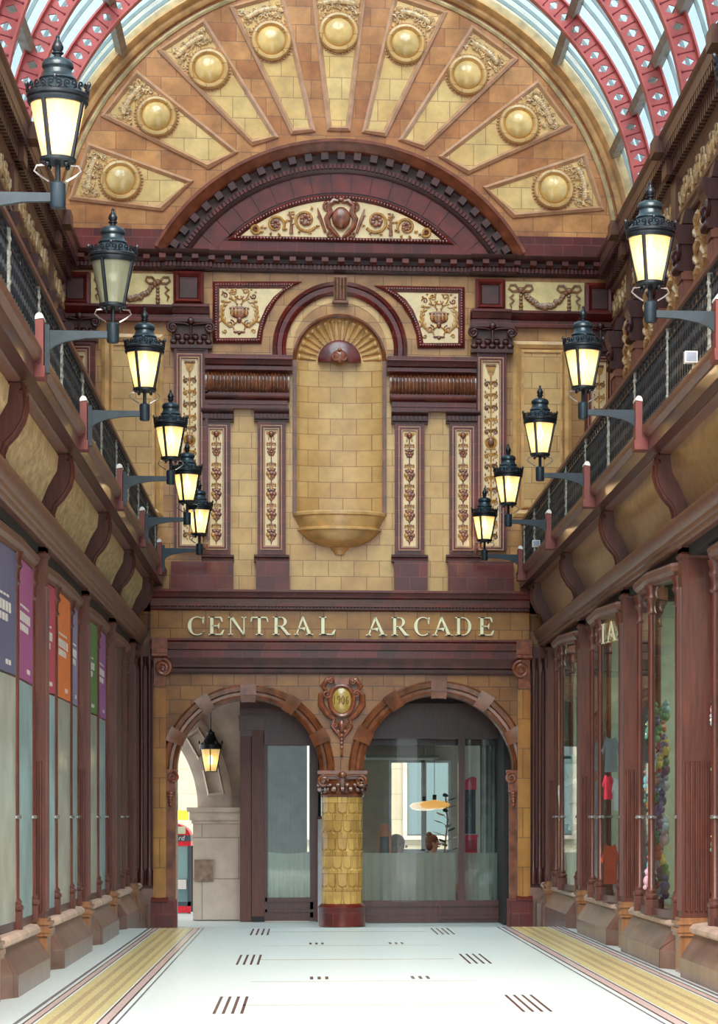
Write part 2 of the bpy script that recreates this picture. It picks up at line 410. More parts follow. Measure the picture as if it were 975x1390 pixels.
def arabesque(mb, mo, cx, z0, z1, w, style=0, y=-.02):
    """mirrored scrollwork of stems, leaves, urn and mask up a narrow panel"""
    H = z1-z0; th = w*.065
    if style == 0:                         # long candelabra panel
        mo.tube([(cx, y, z0+H*.04), (cx, y, z0+H*.93)], th*.8, 5)
        for k, f in enumerate((.05, .11, .17, .235, .30, .365, .43, .49, .62, .68, .75, .815, .88)):
            zz = z0+H*f; r = w*.19
            for s in (-1, 1):
                (mo if k % 2 else mb).tube(at_y(spiral(cx+s*w*.24, zz, r, 1.25, pi if s > 0 else 0, -s, 14), y), [th]*10+[th*.6]*5, 5)
                mb.ell((cx+s*w*.34, y, zz+r*1.35), (w*.05, .010, r*.45), 6, 4); mo.ell((cx+s*w*.14, y, zz-r*1.2), (w*.05, .010, r*.4), 6, 4)
                mb.ell((cx+s*w*.24, y-.004, zz), (w*.05, .012, w*.05), 6, 4)
            mo.ell((cx, y, zz+r*.9), (w*.09, .014, r*.55), 8, 5)
        zu = z0+H*.955
        mo.prism([(cx-w*.28, zu+w*.2), (cx-w*.2, zu-w*.12), (cx-w*.06, zu-w*.3), (cx+w*.06, zu-w*.3), (cx+w*.2, zu-w*.12), (cx+w*.28, zu+w*.2)], 'y', y-.012, y+.01)
        for i in range(5): mb.ell((cx+(i-2)*w*.13, y-.01, zu+w*.3), (w*.08, .014, w*.10), 6, 4)
        zf = z0+H*.565
        mb.ell((cx, y-.015, zf), (w*.22, .03, w*.28), 12, 8); mo.tube(at_y(spiral(cx, zf, w*.32, 1, -pi/2, 1, 20, 1), y), th*1.2, 5, closed=False)
        mo.box(cx-w*.3, cx+w*.3, y-.01, y+.01, zf-w*.44, zf-w*.38)
    else:                                  # mask, rosette and hanging fruit drops
        zt = z1-w*.35
        mb.ell((cx, y-.012, zt), (w*.24, .028, w*.24), 10, 7)
        for s in (-1, 1):
            mo.tube(at_y(spiral(cx+s*w*.26, zt+w*.1, w*.14, 1.2, 0, s, 12), y), th, 5); mo.ell((cx+s*w*.2, y, zt-w*.35), (w*.06, .01, w*.18), 6, 4)
        n = 5; st = (H-w*1.1)/n; mb.tube([(cx, y, z0+w*.1), (cx, y, z1-w*.6)], th*.7, 5)
        for k in range(n):
            zz = z1-w*.95-st*(k+.5)
            mo.box(cx-w*.38, cx+w*.38, y-.006, y+.01, zz+st*.30, zz+st*.30+th*.8)
            for s in (-1, 1): mb.ell((cx+s*w*.36, y, zz+st*.31), (w*.05, .010, w*.05), 6, 4)
            for s in (-1, 1):
                mo.tube(at_y(spiral(cx+s*w*.27, zz+st*.40, w*.10, 1.1, -pi/2, s, 9), y), th*.8, 4); mb.ell((cx+s*w*.12, y, zz+st*.42), (w*.06, .01, st*.09), 6, 4); mb.ell((cx+s*w*.3, y, zz+st*.16), (w*.07, .01, st*.07), 6, 4)
            if k == 0:
                for i in range(6): mb.ell((cx+w*.2*cos(i*pi/3), y-.006, zz+w*.23*sin(i*pi/3)), (w*.14, .014, w*.14), 6, 4)
                mo.ell((cx, y-.014, zz), (w*.08, .015, w*.08), 6, 4)
            else:
                for i, (dx_, dz_, r_) in enumerate([(0, .22, .10), (-.10, .12, .12), (.10, .12, .12), (-.18, -.02, .13), (.18, -.02, .13), (0, 0, .14), (-.1, -.16, .11), (.1, -.16, .11), (0, -.26, .08)]):
                    (mb if i % 3 else mo).ell((cx+dx_*w*1.35, y-.004, zz-st*.04+dz_*st*1.15), (r_*w*1.5, .018, r_*w*1.6), 6, 4)
def pilaster_thing(name, label, x0, x1, z0, z1, px0, px1, pz0, pz1, style, d=.10, group=None):
    t = E(name, label, 'pilaster', ((x0+x1)/2, 0, z0), group)
    m = M(); m.box(x0, x1, -d*.72, 0, z0, z1)
    frame_rect(m, px0-.055, px1+.055, pz0-.055, pz1+.055, .03, -d-.012, -d*.6)
    frame_rect(m, x0, x1, z0, z1, (px0-x0)-.06, -d, -d*.6)
    m.build('pilaster_shaft', MAROON, t)
    m = M(); frame_rect(m, px0-.022, px1+.022, pz0-.022, pz1+.022, .016, -d-.006, -d*.6); frame_rect(m, px0-.062, px1+.062, pz0-.062, pz1+.062, .010, -d-.014, -d*.6); m.build('rim_highlight', ROSE, t)['label'] = 'thin rosy lines painted as highlights round the cream panel'  # rosy lines paint in the highlights along the frame edges
    m = M(); m.box(px0, px1, -d*.76, -d*.6, pz0, pz1); m.build('inlaid_panel', CREAM, t)['label'] = 'cream panel set into the shaft'
    mb, mo = M(), M(); arabesque(mb, mo, (px0+px1)/2, pz0, pz1, px1-px0, style, -d*.78)
    mb.build('fruit_and_leaf_relief', ORNR if style else ORNB, t); mo.build('stem_relief', ORNO, t)
    return t
def mirror_pix(fn):
    for s in (0, 1): fn(s)
big = [(237, 283, 473, 745, 247, 269, 488, 740, 231, 289, 436, 472), (647, 687, 479, 748, 655, 677, 493, 742, 638, 697, 443, 478)]
side_n = ['left', 'right']
for s, (a, b, zt, zb, pa, pb, pt, pb_, ca, cb, ct, cbm) in enumerate(big):
    t = pilaster_thing('tall_pilaster', 'tall maroon pilaster with a long cream arabesque panel, %s of the niche' % side_n[s], qx(a), qx(b), qz(zb, a), qz(zt, a), qx(pa), qx(pb), qz(pb_, a), qz(pt, a), 0, .13)
    m = M(); vol_capital(m, qx(ca), qx(cb), qz(cbm, a), qz(ct, a), .18); m.build('pilaster_capital', MAROOND, t)['label'] = 'dark maroon volute capital with carved leaves'
small = [[(279, 313, 573, 757, 285.5, 302.5, 584, 741), (350, 388, 573, 757, 360, 377, 584, 741)], [(536, 576, 576, 758, 547, 564.5, 586, 742), (610, 647, 576, 758, 620, 637, 586, 742)]]
nmS = [['outer left', 'inner left'], ['inner right', 'outer right']]
for s in (0, 1):
    for k, (a, b, zt, zb, pa, pb, pt, pb_) in enumerate(small[s]):
        t = pilaster_thing('small_pilaster', 'short maroon pilaster with fruit-drop cream panel, %s of the four round the niche' % nmS[s][k], qx(a), qx(b), qz(zb, a), qz(zt, a), qx(pa), qx(pb), qz(pb_, a), qz(pt, a), 1, .09, 'short pilasters beside the niche')
        x0, x1, z0, z1 = qx(a)-.05, qx(b)+.05, qz(zt, a), qz(556 if s == 0 else 560, a)
        m = M(); m.prism(mould([(.10, z0), (.10, z0+.02), (.12, z0+.03), (.125, z0+.10), (.17, z0+.13), (.19, z1-.02), (.19, z1)]), 'x', x0, x1)
        n = 8
        for i in range(n): m.box(x0+.02+(x1-x0-.04)*(i+.1)/n, x0+.02+(x1-x0-.04)*(i+.75)/n, -.15, -.11, z0+.035, z0+.10)
        m.build('small_capital', MAROOND, t)
        m = M(); zz = qz(763, a); m.prism(mould([(.15, zz-.01), (.15, zz+.01), (.13, zz+.03), (.105, zz+.05), (.12, zz+.065), (.12, zz+.085), (.09, zz+.10)]), 'x', x0, x1)
        m.build('pilaster_base_moulding', MAROOND, t)
ped = [[(233, 317), (348, 393)], [(535, 580), (608, 696)]]
for s in (0, 1):
    for k, (a, b) in enumerate(ped[s]):
        m = M(); m.box(qx(a), qx(b), -.16, .02, zs-.02, qz(763, a)); o = m.build('pilaster_pedestal', MAROON)
        tag(o, 'dark red tiled pedestal block %s' % ['beneath the far left pair of pilasters', 'under the pilaster just left of the basin', 'under the pilaster just right of the basin', 'beneath the far right pair of pilasters'][s*2+k], 'pedestal')
    # base mould under the big pilaster
# entablature over each pair
for s, (a, b) in enumerate([(279, 397), (525, 646)]):
    yy = [486, 508, 534, 545, 556] if s == 0 else [489, 511, 537, 548, 560]
    z = [qz(v, (a+b)/2) for v in yy]; x0, x1 = qx(a), qx(b); e0, e1 = (0, -.07) if s == 0 else (.07, 0)
    t = E('pair_entablature', 'maroon entablature with fluted band over the two short pilasters %s of the niche' % side_n[s], 'entablature', ((x0+x1)/2, 0, z[4]))
    m = M(); m.prism(mould([(.12, z[4]), (.12, z[4]+.05), (.135, z[4]+.055), (.135, z[3])]), 'x', x0+(.07 if s else 0), x1-(0 if s else .07)); 
    m.prism(mould([(.15, z[3]), (.19, z[3]+.03), (.21, z[3]+.06), (.21, z[2]-.04), (.13, z[2]-.03), (.13, z[2])]), 'x', x0+(.04 if s else 0), x1-(0 if s else .04))
    m.prism(mould([(.14, z[1]), (.20, z[1]+.03), (.20, z[1]+.085), (.25, z[1]+.10), (.29, z[0]-.07), (.31, z[0]-.06), (.31, z[0])]), 'x', x0, x1)
    n = 26
    for i in range(n): m.box(x0+.04+(x1-x0-.1)*i/n, x0+.04+(x1-x0-.1)*(i+.6)/n, -.225, -.18, z[1]+.03, z[1]+.08)
    m.build('entablature_moulding', MAROON, t)
    m = M(); pr = [(-.12, z[2]), (-.17, z[2]+.05), (-.19, (z[1]+z[2])/2), (-.17, z[1]-.05), (-.13, z[1])]
    m.prism([(.0, z[2])]+pr+[(.0, z[1])], 'x', x0+(.04 if s else 0), x1-(0 if s else .04))
    n = 23
    for i in range(n):
        x = x0+(.06 if s else .02)+(x1-x0-.08)*(i+.5)/n; m.tube([(x, y-.008, zz) for y, zz in pr], [.014, .020, .020, .020, .014], 8)
    m.build('fluted_frieze', BROWNG, t)['label'] = 'glossy brown reeded band'
# ---- framed arabesque panels in the spandrels
def spandrel(s):
    if s == 0:
        out = [(289, 466.5), (289, 382.7)]+[(410, 382.7)]; inn = [(298, 459), (298, 392)]+[(385, 392)]
        co = [(390, 393), (376, 408), (364, 428), (357.5, 448), (355, 466.5)]; ci = [(372, 403), (361, 418), (353, 436), (350, 450), (348.5, 459)]
    else:
        out = [(631, 473), (631, 390)]+[(508, 388)]; inn = [(622, 466), (622, 398.5)]+[(538, 397)]
        co = [(528, 399), (545, 414), (558, 434), (565, 454), (567, 473)]; ci = [(551, 407), (561, 421), (569, 440), (573, 454), (575, 466)]
    O = pl(out+co); I = pl(inn+ci)
    t = E('arabesque_panel', 'cream arabesque panel in a beaded curved frame, upper %s of the niche arch' % side_n[s], 'panel', (sum(p[0] for p in O)/len(O), 0, O[0][1]))
    m = M(); poly_frame(m, O, I, -.06, 0, -.03); L = O+[O[0]]; LI = [((a[0]+b[0])/2, (a[1]+b[1])/2) for a, b in zip(O, I)]; beads(m, LI+[LI[0]], .016, .037, -.055)
    m.build('beaded_frame', MAROONP, t)
    m = M(); m.prism(I, 'y', -.022, 0); m.build('panel_field', CREAM, t)
    cx, cz = (q(325, 425) if s == 0 else q(596, 432)); mb, mo = M(), M(); y = -.03
    mb.ell((cx, y, cz), (.13, .03, .085), 14, 8); mb.ell((cx, y-.01, cz+.06), (.15, .02, .025), 12, 5); mb.ell((cx, y, cz-.10), (.035, .02, .05))
    for i in range(5): mo.ell((cx+(i-2)*.05, y-.02, cz+.01), (.018, .015, .06), 6, 4)
    for sg in (-1, 1):
        mo.tube(at_y([(cx+sg*.02, cz+.12), (cx+sg*.1, cz+.2), (cx+sg*.14, cz+.28)]+spiral(cx+sg*.09, cz+.30, .05, 1.1, 0, sg, 12), y), .010, 5)
        mo.tube(at_y([(cx+sg*.03, cz-.13), (cx+sg*.14, cz-.2), (cx+sg*.24, cz-.1), (cx+sg*.25, cz+.06), (cx+sg*.19, cz+.16)], y), [.010, .016, .022, .018, .006], 6)
        for k in range(5): mo.ell((cx+sg*(.27-.01*k), y, cz-.12+.07*k), (.028, .01, .02), 6, 4)
        mb.tube(at_y(spiral(cx+sg*.12, cz-.16, .06, 1.4, pi/2, sg, 14), y), .009, 5)
        mb.tube(at_y(spiral(cx+sg*.2, cz+.24, .045, 1.2, pi, sg, 12), y), .009, 5)
        mb.ell((cx+sg*.05, y, cz-.27), (.035, .012, .018), 6, 4)
        for k in range(9):
            a_ = -1.3+k*.33; r_ = .27; mo.tube(at_y([(cx+sg*r_*cos(a_), cz+r_*.9*sin(a_)), (cx+sg*(r_-.05)*cos(a_+.15), cz+(r_-.05)*.9*sin(a_+.15)), (cx+sg*(r_-.06)*cos(a_+.3), cz+(r_-.06)*.9*sin(a_+.3))], y), [.013, .012, .004], 5)
        mb.tube(at_y([(cx+sg*.03, cz+.10), (cx+sg*.05, cz+.18), (cx+sg*.02, cz+.24)], y), .008, 5); mo.tube(at_y(spiral(cx+sg*.20, cz-.26, .035, 1.2, pi, -sg, 10), y), .008, 5)
        for k in range(4): mo.ell((cx+sg*(.05+.06*k), y, cz+.33-.035*(k % 2)), (.018, .008, .014), 6, 4)
    mb.ell((cx, y, cz-.28), (.03, .014, .03), 6, 4)
    mb.build('urn_relief', ORNR, t); mo.build('leaf_relief', ORNO, t)
for s in (0, 1): spandrel(s)
# ---- band under the main cornice: square blocks, garland panels, ledge
blk = [(83, 123, 371, 416, 'at the far left end of the band under the main cornice'), (236, 277, 370, 415, 'above the left tall pilaster'), (645, 685, 381, 423, 'above the right tall pilaster'), (794, 832, 386, 430, 'at the far right end of the band under the main cornice')]
for a, b, zt, zb, w in blk:
    x0, x1, z0, z1 = qx(a), qx(b), qz(zb, a), qz(zt, a)
    t = E('square_block', 'square sunk-panel maroon block %s' % w, 'block', ((x0+x1)/2, 0, z0), 'square maroon blocks')
    m = M(); m.box(x0, x1, -.10, .01, z0, z1); O = [(x0, z0), (x1, z0), (x1, z1), (x0, z1)]; ins = lambda d: [(x0+d, z0+d), (x1-d, z0+d), (x1-d, z1-d), (x0+d, z1-d)]
    poly_frame(m, O, ins(.08), -.17, -.09, -.13); m.build('block_frame', MAROONP, t, sharp=20)
    m = M(); m.prism(ins(.085), 'y', -.12, -.09); poly_frame(m, ins(.08), ins(.10), -.13, -.10); m.build('block_panel', MAROOND, t)
gar = [(124, 236, 372, 416, 'left'), (686, 793, 384, 428, 'right')]
for a, b, zt, zb, w in gar:
    x0, x1, z0, z1 = qx(a), qx(b), qz(zb, (a+b)/2), qz(zt, (a+b)/2); hh = z1-z0
    t = E('garland_panel', 'cream tile panel with two bows and a hanging garland, %s end of the band' % w, 'panel', ((x0+x1)/2, 0, z0))
    m = M(); m.box(x0, x1, -.05, 0, z0, z1); m.build('panel_field', plain('garland_buff_'+w, (220, 190, 130), .3, coat=.4, var=.12), t)
    m = M(); y = -.065; bx = [x0+.22, x1-.22] 
    for c in bx:
        zb_ = z1-.12
        m.ell((c, y, zb_), (.05, .03, .045), 10, 6)
        for sg in (-1, 1):
            m.tube(at_y([(c+sg*.02, zb_), (c+sg*.08, zb_+.07), (c+sg*.15, zb_+.07), (c+sg*.17, zb_+.02), (c+sg*.12, zb_-.02), (c+sg*.04, zb_-.01)], y), .016, 6)
        sg = -1 if c == bx[0] else 1
        m.tube(at_y([(c+sg*.10, zb_-.06), (c+sg*.15, zb_-.1), (c+sg*.10, zb_-.15), (c+sg*.15, zb_-.2), (c+sg*.13, zb_-.26)], y), [.012, .018, .012, .018, .006], 6)
        for k in range(4): m.ell((c, y, zb_-.08-.05*k), (.028+.006*(k == 3), .025, .03), 8, 5)
        m.ell((c, y, zb_-.28), (.03, .02, .03), 8, 5)
    n = 19
    for i in range(n):
        u = i/(n-1); gx = bx[0]+.05+(bx[1]-bx[0]-.1)*u; gz = z1-.15-.20*sin(pi*u)**.8
        for k in range(2): m.ell((gx+random.uniform(-.012, .012), y, gz+random.uniform(-.02, .02)), (.032+.014*sin(pi*u), .028, .030+.012*sin(pi*u)), 7, 5)
    m.build('garland_relief', ORNB, t)
for s, (a, b, zt, zb) in enumerate([(84, 283, 416, 437), (638, 832, 425, 446)]):
    z1, z0 = qz(zt, (a+b)/2), qz(zb, (a+b)/2); m = M()
    m.prism(mould([(.10, z0), (.10, z0+.09), (.12, z0+.10), (.17, z1-.04), (.19, z1-.035), (.19, z1)]), 'x', qx(a), qx(b))
    c0, c1 = (231, 289) if s == 0 else (636, 697)
    m.prism(mould([(.16, z0), (.16, z0+.09), (.19, z0+.10), (.24, z1-.04), (.27, z1-.035), (.27, z1)]), 'x', qx(c0)+.04, qx(c1)-.04)
    tag(m.build('tiled_ledge', MAROON), 'dark maroon moulded ledge under the %s garland panel' % side_n[s], 'ledge')
# gallery bay: far pilasters and framed gold panels
for s, (a, b, pa, pb) in enumerate([(88, 130, 101, 117), (793, 834, 803, 822)]):
    zt, zb = (462, 760) if s == 0 else (476, 775)
    t = pilaster_thing('corner_pilaster', 'maroon pilaster with cream arabesque panel in the far %s corner of the gallery' % side_n[s], qx(a), qx(b), qz(zb, a), qz(zt, a), qx(pa), qx(pb), qz(zb-14, a), qz(zt+16, a), 0, .12)
    m = M(); vol_capital(m, qx(a)-.05, qx(b)+.05, qz(zt, a), qz(zt-33, a), .16); m.build('pilaster_capital', MAROOND, t)
for s, (a, b, zt, zb) in enumerate([(138, 222, 453, 700), (696, 776, 463, 702)]):
    x0, x1, z0, z1 = qx(a), qx(b), qz(zb, a), qz(zt, a)
    t = E('gold_wall_panel', 'tall sunk panel of pale gold tiles in a moulded frame on the %s side behind the balcony' % side_n[s], 'panel', ((x0+x1)/2, 0, z0))
    rec = lambda d: [(x0+d, z0+d), (x1-d, z0+d), (x1-d, z1-d), (x0+d, z1-d)]
    m = M(); poly_frame(m, rec(0), rec(.10), -.05, 0, -.02); poly_frame(m, rec(.12), rec(.16), -.035, 0); m.build('panel_frame', GOLDP, t, sharp=25)
    m = M(); m.prism(rec(.15), 'y', -.01, .0); m.build('panel_field', GOLDL, t)
# pale tile field between pilasters and niche
m = M(); m.box(qx(300), qx(370), -.006, 0, zs, qz(556)); m.box(qx(388), qx(403)-.02, -.006, 0, zs, qz(486)); m.box(qx(523)+.02, qx(538), -.006, 0, zs, qz(488)); m.box(qx(403)-.02, qx(523)+.02, -.006, 0, zs, nz0); m.box(qx(560), qx(625), -.006, 0, zs, qz(558))
m.build('pale_tile_facing', GOLDL, W_UP)
# ---- main cornice across the wall
t = E('main_cornice', 'dark maroon cornice with blocks and dentils crossing the end wall under the lunette', 'cornice', (XC, 0, zcb))
m = M(); h0 = zct-zcb
lv = lambda d: mould([(.05+d, zcb), (.07+d, zcb+.02), (.09+d, zcb+.09), (.13+d, zcb+.11), (.13+d, zcb+.17), (.28+d, zcb+.18), (.28+d, zct-.06), (.31+d, zct-.04), (.33+d, zct)])
m.prism(lv(0), 'x', XL, XR)
for a, b in ((221, 286), (638, 700)): m.prism(lv(.07), 'x', qx(a), qx(b))
m.build('cornice_moulding', MAROOND, t)
mm_ = None; xx = XL+.1; i = 0
zmod0, zmod1 = zcb+.105, zcb+.175
while xx < XR-.1:
    dd = .07 if (qx(221) < xx < qx(286) or qx(638) < xx < qx(700)) else 0
    m = M(); m.prism([(-.12-dd, zmod0-.0), (-.16-dd, zmod0-.01), (-.26-dd, zmod0+.02), (-.27-dd, zmod1+.01), (-.12-dd, zmod1+.01)], 'x', xx-.045, xx+.045)
    m.build('modillion', MAROONP, t); xx += .226
m = M(); xx = XL+.03
while xx < XR-.02:
    dd = .07 if (qx(221) < xx < qx(286) or qx(638) < xx < qx(700)) else 0
    m.box(xx, xx+.034, -.125-dd, -.06, zcb+.035, zcb+.098); xx += .056
m.build('dentil_course', MAROONP, t)
# ---- fan lunette wall
RL = 4.12
m = M(); m.prism([(-4.9, zct-.02), (4.9, zct-.02), (4.9, ZC)]+arcpts(XC, ZC, 4.45, 0, 180, 64)+[(-4.9, ZC)], 'y', 0, .5)
W_LUN = struct(m.build('wall_end_lunette', AMBER, sharp=30))
m = M(); m.box(qx(95), qx(830), -.05, 0, zct, qz(311, 160)); m.build('tile_band', MAROON, W_LUN)['label'] = 'maroon tile band along the foot of the lunette'
t = E('lunette_archivolt', 'buff and brown moulded arch bordering the sunburst lunette', 'arch', (XC, 0, ZC))
m = M(); m.arc([(4.02, 0), (4.02, -.05), (4.06, -.08), (4.10, -.08), (4.12, -.12), (4.17, -.15), (4.20, -.12), (4.20, 0)], XC, ZC, 2, 178, 96)
m.build('archivolt_moulding', plain('archivolt_glaze', (198, 142, 86), .3, coat=.3, var=.2), t)
m = M(); m.arc([(3.92, 0), (3.92, -.02), (3.95, -.035), (3.98, -.02), (3.98, 0)], XC, ZC, 3, 177, 96); m.arc([(4.195, 0), (4.195, -.10), (4.42, -.10), (4.42, 0)], XC, ZC, 2, 178, 96)
m.build('outer_band', plain('weathered_buff', (190, 158, 112), .5, var=.2), t)
K = 96.0
cz1 = qz(317, 460); czo = qz(352, 460); czd = qz(356, 460); czi = qz(481, 463); x0c = qx(460)
def ray_circle(ang, cz, r):                # from (x0c,cz1) along ang to circle centred (x0c,cz)
    dx, dz = cos(ang), sin(ang); oz = cz1-cz; b = oz*dz; c = oz*oz-r*r; return -b+sqrt(b*b-c)
posn = ['lowest on the left', 'second up on the left', 'third up on the left', 'fourth up on the left', 'at the very top', 'fourth up on the right', 'third up on the right', 'second up on the right', 'lowest on the right']
for k in range(9):
    ac = R(167.5-19.37*k); hw = R(6.5)
    def corner(sg, r, cz, off=0.0):
        a = ac+sg*(hw-0); l = ray_circle(a, cz, r); px_, pz_ = x0c+l*cos(a), cz1+l*sin(a)
        return (px_-off*sg*-sin(ac)*1.0, pz_-off*sg*cos(ac))
    def outline(off):
        pts = []
        for sg, r, cz, ro_ in ((1, 303/K+off, czi, 0), (-1, 303/K+off, czi, 0), (-1, 370/K-off, czo, 0), (1, 370/K-off, czo, 0)): pts.append(corner(sg, r, cz, off))
        return pts
    O, I = outline(0), outline(.075)
    t = E('sunburst_panel', 'wedge-shaped cream panel with a round boss in the sunburst, %s' % posn[k], 'panel', (sum(p[0] for p in O)/4, 0, min(p[1] for p in O)), 'sunburst panels of the lunette')
    m = M(); poly_frame(m, O, I, -.055, 0, -.02); m.build('panel_frame', ROSE, t, sharp=20)
    m = M(); m.prism(outline(.07), 'y', -.012, .0); m.build('panel_field', FIELD, t)
    l = ray_circle(ac, czd, 311/K); bx, bz_ = x0c+l*cos(ac), cz1+l*sin(ac)
    m = M(); m.dome(bx, -.01, bz_, [(.285, 0), (.285, .05), (.265, .085), (.235, .09), (.205, .06), (.20, .04)], 40); m.build('boss_ring', GOLDL, t)
    m = M(); m.dome(bx, -.01, bz_, [(.205, .03), (.20, .06), (.17, .095), (.10, .125), (.04, .135), (.001, .137)], 40); m.build('boss_disc', BOSS, t)
    m = M()
    for i in range(40):
        a = i*2*pi/40; m.ell((bx+.30*cos(a), -.02, bz_+.30*sin(a)), (.022, .02, .014), 6, 4)
    m.build('boss_beading', ROSE, t)
    m = M(); rd = (cos(ac), sin(ac)); tn = (-sin(ac), cos(ac)); y = -.025
    def loc(u, v): return (bx+rd[0]*u+tn[0]*v, bz_+rd[1]*u+tn[1]*v)
    for i in range(330):                    # carved leaves beyond the boss
        u = random.uniform(.02, .56); v = random.uniform(-.46, .46)
        if sqrt(u*u+v*v) < .35 or abs(v) > .25+.12*u or u > .50: continue
        c = loc(u, v); r = random.uniform(.02, .038); a0 = random.uniform(0, 6.28)
        if i % 2: m.tube(at_y(spiral(c[0], c[1], r, 1.1, a0, random.choice((-1, 1)), 9), y-.01), [r*.3]*7+[r*.2]*3, 5)
        else: m.tube(at_y([c, (c[0]+r*1.3*cos(a0), c[1]+r*1.3*sin(a0)), (c[0]+r*2*cos(a0+.5), c[1]+r*2*sin(a0+.5))], y-.01), [r*.45, r*.4, .003], 5)
    for i in range(13):
        v = -.2+.4*i/12; c = loc(.44-.25*v*v*3, v)
        m.ell((c[0], y-.012, c[1]), (.04, .03, .04), 7, 5)
    m.build('carved_leaves', RELIEF, t)
# ---- tympanum arch
xt = qx(463)
t = E('tympanum_arch', 'deep maroon segmental arch with blocks and dentils framing the cream tympanum', 'arch', (xt, 0, zct))
zb0 = zct+.0
aE = math.degrees(math.asin((zct-czi)/ (278/K)))
m = M(); m.arc([(268/K, 0), (268/K, -.26), (270/K, -.30), (276/K, -.33), (280/K, -.38), (284/K, -.38), (284/K, 0)], xt, czi, aE+.3, 180-aE-.3, 80)
m.build('arch_hood', plain('hood_glaze', (128, 66, 44), .2, coat=.5, var=.25), t)
m = M(); m.arc([(244/K, 0), (244/K, -.09), (247/K, -.11), (258/K, -.12), (269/K, -.12), (269/K, 0)], xt, czi, aE+.5, 179.5-aE, 80)
m.build('arch_bed_moulding', MAROOND, t)
for i in range(25):
    a = R(aE+4+(180-2*aE-8)*i/24); m = M(); c = (xt+264*cos(a)/K, czi+264*sin(a)/K)
    u = (cos(a), sin(a)); w = (-sin(a), cos(a)); hw, hh2 = .05, .055
    P = [(c[0]+u[0]*p*hh2+w[0]*r_*hw, c[1]+u[1]*p*hh2+w[1]*r_*hw) for p, r_ in ((-1, -1), (-1, 1), (1, 1), (1, -1))]
    m.prism(P, 'y', -.27, -.11); m.build('arch_modillion', MAROOND, t)
m = M(); 
for i in range(92):
    a = R(aE+2+(180-2*aE-4)*i/91); c = (xt+252*cos(a)/K, czi+252*sin(a)/K); u = (cos(a), sin(a)); w = (-sin(a), cos(a))
    P = [(c[0]+u[0]*p*.032+w[0]*r_*.019, c[1]+u[1]*p*.032+w[1]*r_*.019) for p, r_ in ((-1, -1), (-1, 1), (1, 1), (1, -1))]
    m.prism(P, 'y', -.17, -.10)
m.build('dentil_course', MAROONP, t)
# voussoir field (segment) and cream tympanum
zt0 = qz(326, 463)
segm = lambda r, z: arcpts(xt, czi, r, math.degrees(math.asin((z-czi)/r)), 180-math.degrees(math.asin((z-czi)/r)), 48)
m = M(); m.prism(segm(246/K, zct-.01), 'y', -.05, .0); m.build('voussoir_field', MAROOND, t)
VA, VB = 218/K, 246/K; a0v = math.degrees(math.asin((zct-czi)/VB))+.6
for i in range(17):
    b0 = a0v+(180-2*a0v)*i/17; m = M(); bs = b0+(180-2*a0v)/17-.25
    lo_r = lambda a: max(VA, (zct-.01-czi)/sin(R(a)))
    P = [(xt+VB*cos(R(b0+(bs-b0)*j/4)), czi+VB*sin(R(b0+(bs-b0)*j/4))) for j in range(5)]+[(xt+min(VB, lo_r(bs-(bs-b0)*j/4))*cos(R(bs-(bs-b0)*j/4)), czi+min(VB, lo_r(bs-(bs-b0)*j/4))*sin(R(bs-(bs-b0)*j/4))) for j in range(5)]
    m.prism(P, 'y', -.065, -.045); m.build('voussoir', MAROONP, t)
m = M(); m.box(xt-176/K, xt+176/K, -.062, -.045, zct, zt0-.05); m.build('tile_course', MAROON, t)
O = segm(215/K, zt0-.045); I = segm(207/K, zt0+.02)
m = M(); poly_frame(m, O, I, -.11, -.05, -.08); mid = [((a[0]+b[0])/2, (a[1]+b[1])/2) for a, b in zip(O, I)]; beads(m, mid+[mid[0]], .02, .045, -.105); m.build('beaded_frame', MAROONP, t)
m = M(); m.prism(I, 'y', -.075, -.05); m.build('panel_field', CREAM, t)
mb, mo = M(), M(); y = -.09; cz0 = (zt0+qz(271))/2
cc = qx(463)
mb.ell((cc, y-.02, cz0-.0), (.13, .06, .16), 16, 10)
cart = M()
for sg in (-1, 1):
    cart.tube(at_y([(cc+sg*.02, cz0+.24), (cc+sg*.10, cz0+.25), (cc+sg*.17, cz0+.18), (cc+sg*.15, cz0+.08), (cc+sg*.20, cz0+.0), (cc+sg*.17, cz0-.12), (cc+sg*.08, cz0-.22), (cc+sg*.02, cz0-.27)], y), [.03, .045, .04, .05, .045, .04, .035, .02], 8)
    cart.tube(at_y(spiral(cc+sg*.19, cz0+.16, .07, 1.3, pi/2, -sg, 14), y), .018, 6)
    cart.tube(at_y(spiral(cc+sg*.16, cz0-.22, .06, 1.3, pi/2, sg, 14), y), .016, 6)
cart.ell((cc, y-.01, cz0+.26), (.06, .04, .035)); cart.build('cartouche', ORNR, t)
